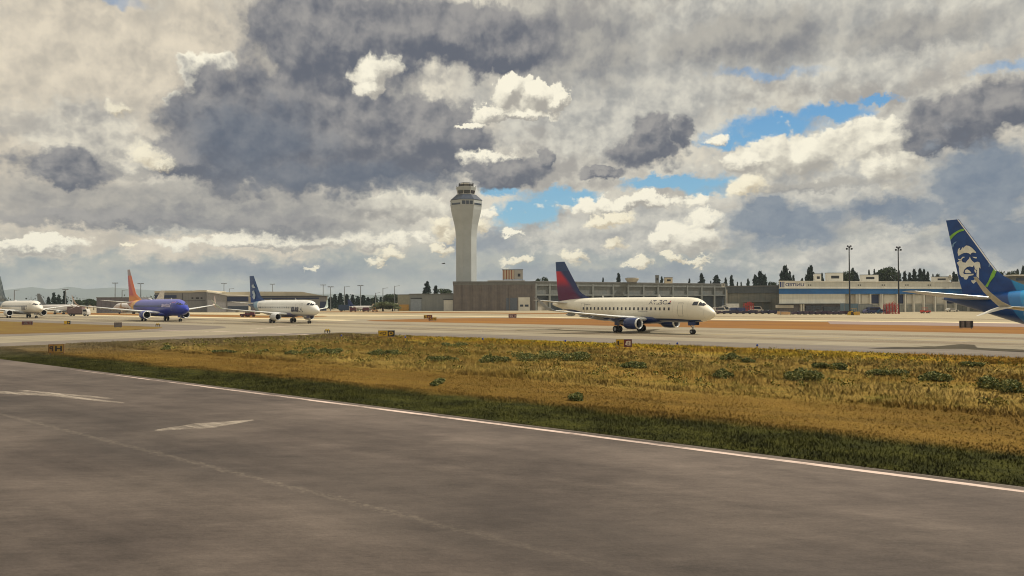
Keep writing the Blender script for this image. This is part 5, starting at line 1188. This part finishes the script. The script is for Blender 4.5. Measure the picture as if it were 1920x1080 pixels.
# ------------------------------------------------------------------ light masts
def mast(px, top, d, label, group, heads='bar', thick=.16, hw=1.5):
    c = P(px, top, d); e = empty('light_mast', (c.x, d, 0), 0, label, 'light mast', group); h = c.z
    MB().tube((0, 0, 0), (0, 0, h), thick * 1.4, thick * .8, 10).build('pole', BLACK if heads == 'flood' else GALV, e)
    if heads == 'bar':
        MB().box(-hw, hw, -.12, .12, h - .15, h + .05).build('crossarm', GALV, e)
        for k in (-.85, -.3, .3, .85): MB().box(k * hw - .25, k * hw + .25, -.4, .2, h - .05, h + .3).build('lamp_head', GALV, e)
    elif heads == 'arm':
        MB().tube((0, 0, h - .3), (hw * 1.6, 0, h + .1), .09).build('arm', GALV, e); MB().box(hw * 1.3, hw * 1.3 + .9, -.2, .2, h - .05, h + .15).build('lamp_head', GALV, e)
    else:
        MB().tube((-.85, 0, h - 1.1), (.85, 0, h - 1.1), .07).tube((0, -.5, h - .5), (0, .4, h - .5), .07).tube((-.5, 0, h - .1), (.5, 0, h - .1), .06).build('bracket', BLACK, e)
        for x, z, r_ in ((-.85, h - 1.0, .35), (.8, h - 1.0, .35), (-.55, h - .1, .30), (.5, h - .1, .30), (0, h - .6, .34)):
            MB().rings([[(x + math.cos(a) * q, y_, z + math.sin(a) * q) for a in [k * math.pi / 5 for k in range(10)]] for q, y_ in ((r_ * .35, .35), (r_, -.1), (r_ * .95, -.25))]).build('floodlight', BLACK, e)
        MB().tube((0, 0, h - .3), (0, 0, h + .5), .04).build('lightning_rod', BLACK, e)
for i, (px, top, d, hd) in enumerate([(27, 544, 420, 'arm'), (123, 543, 420, 'bar'), (216, 531, 420, 'bar'), (229, 544, 440, 'arm'), (264, 532, 410, 'bar')]):
    mast(px, top, d, f'slim grey apron light mast, {ORD[i]} from the left behind the jets on the left', 'light masts behind the leftmost jets', hd, .22)
for i, (px, top, d, hd) in enumerate([(420, 532, 470, 'bar'), (430, 541, 475, 'arm'), (511, 533, 480, 'bar')]):
    mast(px, top, d, f'slim grey light mast rising over the hangar roofs, {ORD[i]} of three from the left', 'light masts over the hangar roofs', hd, .2)
for i, (px, top, d, hd) in enumerate([(606, 534.5, 460, 'bar'), (620, 538, 430, 'bar'), (646, 537, 420, 'arm'), (676, 535.5, 420, 'bar'), (704, 549, 480, 'arm'), (718, 540, 430, 'arm'), (740, 536, 430, 'arm')]):
    mast(px, top, d, f'slim grey light mast, {ORD[i]} from the left between the white jet and the workshop wing', 'light masts by the tree line', hd, .2)
mast(1592, 461, 268, 'tall black floodlight mast, the left one of two in front of the striped hangar', 'tall floodlight masts by the striped hangar', 'flood', .2)
mast(1684, 463, 270, 'tall black floodlight mast, the right one of two in front of the striped hangar', 'tall floodlight masts by the striped hangar', 'flood', .2)

# ------------------------------------------------------------------ airfield signs
YSG = paint('sign_yellow', (196, 160, 36), 0.5, var=.15); RSG = paint('sign_red', (96, 26, 34), 0.5, var=.15); BSG = paint('sign_black', (30, 30, 30), .5); WTX = paint('sign_white_text', (196, 190, 180), .5); GBK = paint('sign_grey_back', (104, 98, 96), .7, var=.25, scale=2)
def sign(px, py0, py1, wpx, panels, label, name='airfield_sign', frame=GALV, yaw=0.0):
    b = G(px, py1); s = b.y / FPX; w = wpx * s; h = (py1 - py0) * s
    e = empty(name, b, math.atan2(-b.x, b.y) * .6 + yaw, label, 'airfield sign', 'airfield signs beside the taxiways')
    MB().box(-w / 2, w / 2, 0, .22, h * .16, h).build('housing', frame, e)
    for k in (-.38, .38): MB().tube((k * w, .1, 0), (k * w, .1, h * .2), .05).build('leg', GALV, e)
    x = -w / 2 + .03; W = w - .06
    for frac, mt, txt, tm in panels:
        pw = W * frac; q = MB().box(x + .015, x + pw - .015, -.025, 0, h * .2, h - .03 * h).build('panel', mt, e)
        if txt:
            th_ = h * .5; V2, F2 = text_mesh(txt, th_, pw * .7, bold=.03); me = bpy.data.meshes.new('lettering'); me.from_pydata([(x + pw * .15 + v[0], -.03, h * .33 + v[1]) for v in V2], [], F2); link('lettering', me, q, tm)
        x += pw
sign(724.5, 619.5, 633.5, 31, [(.58, YSG, 'Q>', BSG), (.42, BSG, 'Q', YSG)], 'yellow and black location sign at the taxiway edge left of centre')
sign(1170, 636, 653.5, 30, [(.5, YSG, '-J', BSG), (.5, RSG, 'B', WTX)], 'yellow and dark red sign in the grass below the white and blue jet')
sign(802.5, 590.5, 598.5, 16, [(.35, YSG, 'J', BSG), (.65, RSG, '34', YSG)], 'small yellow and dark red sign, upper left of two at the infield tip')
sign(811, 595, 602, 15, [(.5, RSG, 'A', YSG), (.5, YSG, '>', BSG)], 'small dark red and yellow sign, lower right of two at the infield tip')
sign(961, 589, 597, 15, [(.7, RSG, '22', WTX), (.3, RSG, '4', WTX)], 'small dark red sign at the upper infield edge left of the red tail fin')
sign(1812, 601.5, 617, 23, [(.12, BSG, None, None), (.22, GBK, None, None), (.16, BSG, None, None), (.3, GBK, None, None), (.2, BSG, None, None)], 'weathered grey and black sign box in the infield below the blue tail', frame=GBK)
sign(221, 604.5, 615, 13, [(1, GBK, None, None)], 'small brown grey sign box on the taxiway corner below the blue jet', frame=paint('sign_brown', (86, 62, 62), .7))
sign(51, 602.5, 610, 18, [(1, paint('sign_maroon', (92, 46, 52), .6), '16', GBK)], 'small maroon sign at the upper edge of the left grass below the leftmost jet')
sign(126, 601.5, 609, 11, [(.5, YSG, None, None), (.5, BSG, '4', YSG)], 'tiny dark olive sign at the upper edge of the left grass')
sign(105, 645.5, 665, 26, [(.35, paint('sign_amber', (150, 108, 48), .7), 'P', BSG), (.65, paint('sign_ochre', (150, 120, 52), .7), 'H', BSG)], 'faded ochre sign in the grass tip at the left edge', frame=paint('rusty_frame', (104, 72, 40), .7))
def edge_light(px, py, label):
    b = G(px, py); e = empty('edge_light', b, 0, label, 'edge light', 'small lights along the taxiway edges')
    MB().tube((0, 0, 0), (0, 0, .38), .05).build('stem', YSG, e); MB().rings([[(math.cos(a) * r_, math.sin(a) * r_, z) for a in [k * math.pi / 5 for k in range(10)]] for r_, z in ((.09, .38), (.1, .5), (.05, .58))]).build('lamp', paint('blue_lens', (40, 70, 150), .2), e)
for i, px in enumerate((640, 760, 905, 1060, 1270, 1420)):
    edge_light(px, 636.5 + (px - 640) * .0265, f'small blue taxiway edge light, {ORD[i]} from the left along the grass edge')
# low jumble of brackets and lights on the pavement
def lowfix(px, py, w, label):
    b = G(px, py); s = b.y / FPX; w *= s; e = empty('runway_fitting', b, 0, label, 'light fitting')
    MB().box(-w / 2, w / 2, -.1, .1, .28, .36).build('crossbar', BSG, e)
    for k in (-.4, 0, .35): MB().tube((k * w, 0, 0), (k * w, 0, .5), .05).build('post', BSG, e)
    for k in (-.2, .15): MB().tube((k * w, 0, .36), (k * w, 0, .62), .10, .13).build('lamp', YSG, e)
lowfix(614, 625, 12, 'low dark light fitting on the taxiway left of the black and yellow sign'); lowfix(296, 612.5, 9, 'low dark light fitting on the taxiway below the blue jet')

# ------------------------------------------------------------------ vehicles and apron clutter
def car_mats(rgb): return paint('vehicle_%d_%d_%d' % rgb, rgb, .3, coat=.4)
def wheels4(e, xs, y, r):
    for x in xs:
        for s in (-1, 1): 
            o = MB().tube((x, s * y - .1, r), (x, s * y + .1, r), r, n=14).build('wheel', TYRE, e); MB().tube((x, s * y - .115, r), (x, s * y + .115, r), r * .5, n=10).build('hub', HUB, o)
def vehicle(kind, px, py, rgb, label, yaw=0.0, group='ground vehicles on the apron'):
    b = G(px, py) if py > 0 else P(px, 566, -py); b.z = 0; mt = car_mats(rgb)
    e = empty({'van': 'van', 'truck': 'box_truck', 'tug': 'baggage_tug', 'car': 'parked_car', 'cart': 'baggage_cart', 'belt': 'belt_loader'}[kind], b, R(yaw), label, {'van': 'van', 'truck': 'truck', 'tug': 'tug', 'car': 'car', 'cart': 'baggage cart', 'belt': 'belt loader'}[kind], group)
    if kind in ('van', 'car'):
        L, H = (5.2, 2.2) if kind == 'van' else (4.5, 1.45); hb = H * (.5 if kind == 'van' else .55)
        pr = [(-L / 2, .35), (L / 2, .35), (L / 2, hb * .85), (L / 2 - (.5 if kind == 'van' else 1.1), hb), (L / 2 - (1.2 if kind == 'van' else 1.7), H), (-L / 2 + (.15 if kind == 'van' else .9), H), (-L / 2 + .02, hb)]
        MB().wallpoly(pr, -.95, .95).build('body', mt, e)
        for s in (-1, 1): MB().wallpoly([(-L / 2 + (.5 if kind == 'van' else .95), hb + .05), (L / 2 - 1.1 if kind == 'van' else L / 2 - 1.35, hb + .05), (L / 2 - (1.45 if kind == 'van' else 1.8), H - .15), (-L / 2 + (.5 if kind == 'van' else 1.1), H - .15)], s * .95, s * .965).build('window', DARKGLASS, e)
        wheels4(e, (-L * .3, L * .32), .85, .36)
        for s in (-1, 1): MB().box(L / 2, L / 2 + .03, s * .65 - .15, s * .65 + .15, hb * .6, hb * .8).build('headlight', LAMP, e)
    elif kind == 'truck':
        MB().box(-3.6, 1.6, -1.2, 1.2, .9, 3.4).build('cargo_box', mt, e); MB().wallpoly([(1.7, .55), (3.6, .55), (3.6, 1.5), (3.2, 2.5), (1.7, 2.6)], -1.1, 1.1).build('cab', car_mats((196, 192, 184)), e)
        MB().box(-3.6, 3.5, -.5, .5, .5, .9).build('chassis', BLACK, e); wheels4(e, (-2.4, 2.6), 1.0, .45)
        for s in (-1, 1): MB().wallpoly([(1.9, 1.6), (3.3, 1.6), (3.1, 2.3), (1.9, 2.35)], s * 1.1, s * 1.115).build('window', DARKGLASS, e)
    elif kind == 'tug':
        MB().wallpoly([(-1.5, .35), (1.5, .35), (1.5, .95), (.3, 1.0), (.1, .8), (-.7, .8), (-.8, 1.15), (-1.5, 1.15)], -.75, .75).build('body', mt, e); wheels4(e, (-.95, .95), .7, .33)
        MB().box(-.75, .1, -.6, .6, .8, 1.0).build('seat', BLACK, e); mb = MB()
        for x in (-.8, .3):
            for s in (-1, 1): mb.tube((x, s * .65, .95), (x, s * .65, 1.95), .04, n=6)
        mb.box(-.9, .4, -.75, .75, 1.95, 2.02); mb.build('canopy', mt, e)
    elif kind == 'cart':
        MB().box(-1.6, 1.6, -.8, .8, .45, .6).build('deck', BLACK, e); MB().wallpoly([(-1.5, .6), (1.5, .6), (1.5, 1.9), (1.2, 2.1), (-1.2, 2.1), (-1.5, 1.9)], -.75, .75).build('box', mt, e); wheels4(e, (-1.1, 1.1), .65, .25)
        MB().tube((1.6, 0, .5), (2.3, 0, .35), .04).build('drawbar', BLACK, e)
    elif kind == 'belt':
        MB().box(-2, 1.6, -.8, .8, .4, .95).build('body', mt, e); wheels4(e, (-1.3, 1.1), .75, .34); MB().wallpoly([(-3.4, .75), (3.4, 2.3), (3.4, 2.55), (-3.4, 1.0)], -.35, .35).build('belt', BLACK, e)
    return e
WHT = (206, 204, 198); RED = (120, 34, 40); BLU = (40, 58, 104); YEL2 = (190, 150, 40); DKR = (84, 36, 54)
VS = [('van', 1350, 586.5, WHT, 'white van just in front of the nose of the white and blue jet', 10), ('van', 1360, 585.5, WHT, 'second white van right of the nose of the white and blue jet', -20), ('truck', 1369, 584, (216, 216, 212), 'white box truck in front of the slate warehouse', 180),
      ('car', 1383, 585.5, (150, 150, 160), 'silver car between the white truck and the red framework', 0), ('tug', 1343, 588, DKR, 'dark red tug right under the nose of the white and blue jet', 0), ('cart', 1376, 587.5, BLU, 'blue baggage cart, left of two in front of the slate warehouse', 0), ('cart', 1389, 587.5, BLU, 'blue baggage cart, right of two in front of the slate warehouse', 0),
      ('van', 1419, 584.5, (212, 204, 196), 'pale van just right of the red framework by the slate warehouse', 0), ('truck', 1535, 585.5, (198, 192, 168), 'cream box truck parked in front of the striped hangar', 180), ('car', 1519, 586, RED, 'red car in front of the cream truck by the striped hangar', 180),
      ('van', 1640, 588, BLU, 'dark blue van beside the red framework in front of the striped hangar', 0), ('car', 1655, 588, (42, 92, 128), 'teal blue car beside the red framework in front of the striped hangar', 0), ('car', 1629, 588, (108, 108, 150), 'lilac grey car right of the blue grey container', 0), ('car', 1785, 584.5, (214, 210, 200), 'white car beneath the tailplane of the navy tailed jet', 0),
      ('tug', 1735, 587.5, (190, 60, 50), 'red tug alone in front of the right part of the striped hangar', 0), ('tug', 1602, 590, YEL2, 'yellow tug in front of the blue grey container', 0),
      ('cart', 352, 583.5, (150, 140, 160), 'lilac cart left in the vehicle row behind the nose of the blue jet', 0), ('van', 362, 583.5, WHT, 'white van in the vehicle row behind the nose of the blue jet', 0), ('tug', 371, 584, DKR, 'dark red tug in the vehicle row behind the nose of the blue jet', 0), ('car', 379, 583.5, (180, 176, 184), 'pale car in the vehicle row under the right wing tip of the blue jet', 0),
      ('car', 390, 583, WHT, 'white car right of the wing tip of the blue jet', 180), ('belt', 399, 584, (96, 92, 100), 'grey belt loader in the vehicle row by the peaked hangar', 0), ('van', 409, 583.5, (196, 190, 196), 'pale lilac van by the peaked hangar', 0), ('cart', 420, 584.5, RED, 'red baggage cart at the right end of the row by the peaked hangar', 0), ('cart', 427, 584.5, (140, 40, 50), 'red baggage cart behind the wing of the white jet', 0),
      ('tug', 460, 594, DKR, 'dark maroon tug driving below the tail of the white regional jet', 180), ('cart', 469, 594, (92, 40, 60), 'dark maroon baggage cart behind the tug below the white regional jet', 180),
      ('truck', 649, 584, (30, 62, 96), 'dark blue box truck right of the nose of the white regional jet', 0), ('van', 666, 582.5, (170, 168, 160), 'grey white van right of the dark blue truck', 0), ('van', 675, 582, WHT, 'white van left of the parked white planes by the tree line', 0), ('cart', 662, 584.5, DKR, 'dark red baggage cart in front of the grey white van', 0), ('tug', 703, 584.5, (196, 160, 110), 'tan tug on the apron left of the tan annex', 0), ('truck', 752, 580, (210, 196, 170), 'cream box truck parked at the tan annex', 0),
      ('cart', 686, 584.5, DKR, 'dark red baggage cart in front of the parked planes by the tree line', 0), ('truck', 118, 586, (150, 146, 150), 'grey box truck right of the engine of the leftmost jet', 0), ('van', 131, 586, (190, 184, 176), 'pale van below the right wing of the leftmost jet', 0), ('truck', 148, 592.5, (112, 92, 92), 'brown grey box truck under the left wing tip of the blue jet', 0),
      ('tug', 1915, 528, (40, 40, 44), 'dark tug far off beyond the blue tail', 0)]
for k, px, py, rgb, lab, yaw in VS[:-1]: vehicle(k, px, py, rgb, lab, yaw)
# long low dark blue row of dollies in front of the right hand buildings
for i, px in enumerate(range(1352, 1460, 12)): vehicle('cart', px, 588.6, (44, 42, 66) if i % 3 else (58, 40, 56), f'low purple blue baggage cart, {ORD[i]} from the left before the slate warehouse', 0, 'baggage carts in the long row').scale = (1, 1, .42 + .1 * (i % 3))
for i, px in enumerate(range(1493, 1584, 11)): vehicle('cart', px, 589.8, (48, 36, 66) if i % 2 else (60, 42, 66), f'low purple baggage cart, {ORD[i]} from the left before the striped hangar', 0, 'baggage carts before the striped hangar').scale = (1, 1, .4 + .08 * (i % 3))
def container(px0, px1, py0, py1, rgb, label, open_=False):
    b = G((px0 + px1) / 2, py1); s = b.y / FPX; w = (px1 - px0) * s; h = (py1 - py0) * s; mt, = [ribbed('container_%d' % px0, rgb, tuple(min(255, int(c * 1.1)) for c in rgb), .5, depth=.2)]
    e = empty('cargo_container', b, 0, label, 'container'); MB().box(-w / 2, w / 2, 0, 3.2, .12, h).build('body', mt, e); mb = MB()
    for x in (-w / 2 + .08, w / 2 - .08): mb.box(x - .1, x + .1, -.06, .0, 0, h + .03)
    mb.box(-w / 2 + .18, w / 2 - .18, -.06, .0, h - .1, h + .02); mb.build('frame', GALV, e)
container(1583, 1610, 569, 588.5, (92, 112, 126), 'tall blue grey cargo container in front of the left floodlight mast')
container(1611, 1636, 570, 588, (140, 142, 134), 'pale grey container right of the tall blue grey one')
container(1463.5, 1483, 584.5, 590.5, (196, 160, 120), 'low tan crate box in front of the striped hangar corner')
for i, (px, rgb) in enumerate([(1592, (190, 160, 60)), (1598, (60, 50, 40)), (1603.5, (200, 160, 60)), (1609, (190, 150, 80))]):
    b = G(px, 591); e = empty('barrier', b, 0, f'small {"dark" if i == 1 else "yellow"} barrier block, {ORD[i]} from the left before the blue grey container', 'barrier', 'barrier blocks by the container')
    MB().prism([(-.45, -.3), (.45, -.3), (.45, .3), (-.45, .3)], 0, .5).build('base', paint('barrier_%d' % i, rgb, .6), e); MB().box(-.32, .32, -.15, .15, .5, 1.0).build('crest', MATS['barrier_%d' % i], e)
# red steel docking frameworks
def scaffold(px0, px1, py0, py1, label):
    b = G((px0 + px1) / 2, py1); s = b.y / FPX; w = (px1 - px0) * s; h = (py1 - py0) * s; e = empty('service_stand', b, 0, label, 'service stand'); mt = paint('safety_red', (170, 52, 46), .5)
    mb = MB(); n = 4
    for i in range(n + 1):
        for y in (0, 2.4): mb.tube((-w / 2 + w * i / n, y, 0), (-w / 2 + w * i / n * .85 + w * .05, y, h * (1 - .25 * abs(i - 2) / 2)), .09, n=6)
    for i in range(n):
        for j in range(3):
            z0, z1 = h * j / 3, h * (j + 1) / 3 * .9; x0_, x1_ = -w / 2 + w * i / n, -w / 2 + w * (i + 1) / n
            for y in (0, 2.4): mb.tube((x0_, y, z0), (x1_, y, z1), .06, n=5); mb.tube((x0_, y, z1), (x1_, y, z0), .06, n=5)
    mb.box(-w / 2 - .1, w / 2 + .1, -.1, 2.5, .02, .1); mb.build('framework', mt, e); mb = MB()
    for j in (1, 2): mb.box(-w / 2, w / 2, 0, 2.4, h * j / 3 - .05, h * j / 3 + .05)
    mb.build('platform', mt, e); mb = MB(); mb.tube((-w * .1, 0, h * .9), (w * .1, 0, h * 1.12), .06, n=5).box(-w * .25, w * .25, 0, .1, h * .93, h * .97); mb.build('handrail', mt, e)
scaffold(1397, 1414, 566, 586.5, 'dark red steel service stand in front of the slate grey warehouse'); scaffold(1662, 1686, 567, 588.5, 'bright red steel service stand in front of the striped hangar')

# ------------------------------------------------------------------ parked aeroplanes far off (few pixels each)
PW = M4(body=livery('far_white', lambda t, x, y, z: t.mix(t.sm(z, 2.3, 2.1), lin(206, 200, 194), lin(140, 132, 140))), fin=paint('far_fin_white', (214, 212, 204), .4))
def far_plane(px, py, d, phi, label, sc=1.0, fin=None, sp=REG):
    b = P(px, 566, d); mm = dict(PW); 
    if fin: mm['fin'] = fin
    root, _, _ = airliner('parked_airplane', sp, (b.x, b.y, 0), phi, mm, label, detail=0); root.scale = (sc,) * 3; root['group'] = 'aeroplanes parked far off'
far_plane(213, 580, 345, 200, 'white parked aeroplane with a cream tail fin behind the wing of the blue jet', .9)
far_plane(152, 580, 330, 20, 'grey white parked aeroplane between the leftmost jet and the blue jet', .8, GALV)
far_plane(712, 580, 400, 10, 'small white parked aeroplane right of the white regional jet below the tree line', .55, DBLUE)
far_plane(1925, 560, 380, 160, 'white aeroplane parked far off at the right edge beyond the blue tail', .8)

# ------------------------------------------------------------------ bird
c = P(832, 494, 150); bird = empty('flying_bird', c, 0, 'small dark bird flying left of the control tower', 'bird')
BK = paint('bird_black', (26, 24, 26), .8)
MB().rings([[(x, math.cos(a) * r_, math.sin(a) * r_) for a in [k * math.pi / 4 for k in range(8)]] for x, r_ in ((-.36, .01), (-.3, .05), (-.15, .07), (.05, .09), (.18, .06), (.24, .055), (.3, .01))]).build('body', BK, bird, True)
for s in (-1, 1): MB().add([(-.1, s * .05, .03), (.12, s * .05, .03), (.1, s * .45, .12), (-.04, s * .45, .12), (-.05, s * .85, .02), (-.1, s * .05, .0), (.12, s * .05, .0), (.1, s * .45, .09), (-.04, s * .45, .09), (-.05, s * .85, .0)], [(0, 1, 2, 3), (3, 2, 4), (8, 7, 6, 5), (9, 7, 8), (1, 6, 7, 2), (0, 3, 8, 5), (3, 4, 9, 8), (2, 7, 9, 4)]).build('wing', BK, bird)
bird.rotation_euler = (0, 0, .4)
MB().add([(-.34, 0, .01), (-.55, -.1, .01), (-.55, .1, .01), (-.34, 0, -.01), (-.55, -.1, -.01), (-.55, .1, -.01)], [(0, 2, 1), (3, 4, 5), (1, 2, 5, 4), (0, 1, 4, 3), (2, 0, 3, 5)]).build('tail', BK, bird)

# ------------------------------------------------------------------ hills
def hills(name, y, pts, rgb):
    V = []; F = []; xs_ = []
    pr = sorted(pts); px = np.linspace(pr[0][0], pr[-1][0], 160); py = np.interp(px, [q[0] for q in pr], [q[1] for q in pr])
    rr = np.random.default_rng(3); nz = np.cumsum(rr.normal(0, .25, 160)); nz -= np.linspace(nz[0], nz[-1], 160)
    for a, b, c_ in zip(px, py, nz):
        t = P(a, b + c_ * .4, y); V += [(t.x, y - 500, -1), (t.x, y, max(1, t.z)), (t.x, y + 700, -1)]
    for i in range(159):
        q = i * 3; F += [(q, q + 3, q + 4, q + 1), (q + 1, q + 4, q + 5, q + 2)]
    me = bpy.data.meshes.new(name); me.from_pydata(V, [], F); me.update(); mt, t = newmat(name + '_forest'); n = t.noise(t.pos(), .004, 6, .6)
    t.bsdf(t.mix(t.sm(n, .35, .65), lin(*rgb), lin(70, 84, 70)), .95, spec=.05); tag(link(name, me, None, mt), kind='structure')
hills('hills', 8500, [(-400, 548), (-150, 540), (0, 545), (60, 538), (100, 543), (130, 537), (160, 542), (210, 539), (260, 543), (330, 547), (420, 550), (520, 547), (600, 551), (720, 554), (800, 550), (850, 553), (960, 556), (1300, 556), (1800, 552), (2300, 550)], (56, 72, 64))
# ------------------------------------------------------------------ air
HAZE = 0.00010
if HAZE:
    mb = MB(); mb.box(-13500, 13500, -500, 9300, -1.0, 172); me = mb.mesh('haze'); mt = bpy.data.materials.new('haze'); mt.use_nodes = True; t = NT(mt.node_tree)
    for q in list(t.n): t.n.remove(q)
    pv = t.n.new('ShaderNodeVolumePrincipled'); pv.inputs['Color'].default_value = (.80, .88, .95, 1); pv.inputs['Density'].default_value = HAZE; pv.inputs['Anisotropy'].default_value = .0
    oo = t.n.new('ShaderNodeOutputMaterial'); t.l.new(pv.outputs[0], oo.inputs['Volume'])
    tag(link('haze', me, None, mt), kind='stuff')
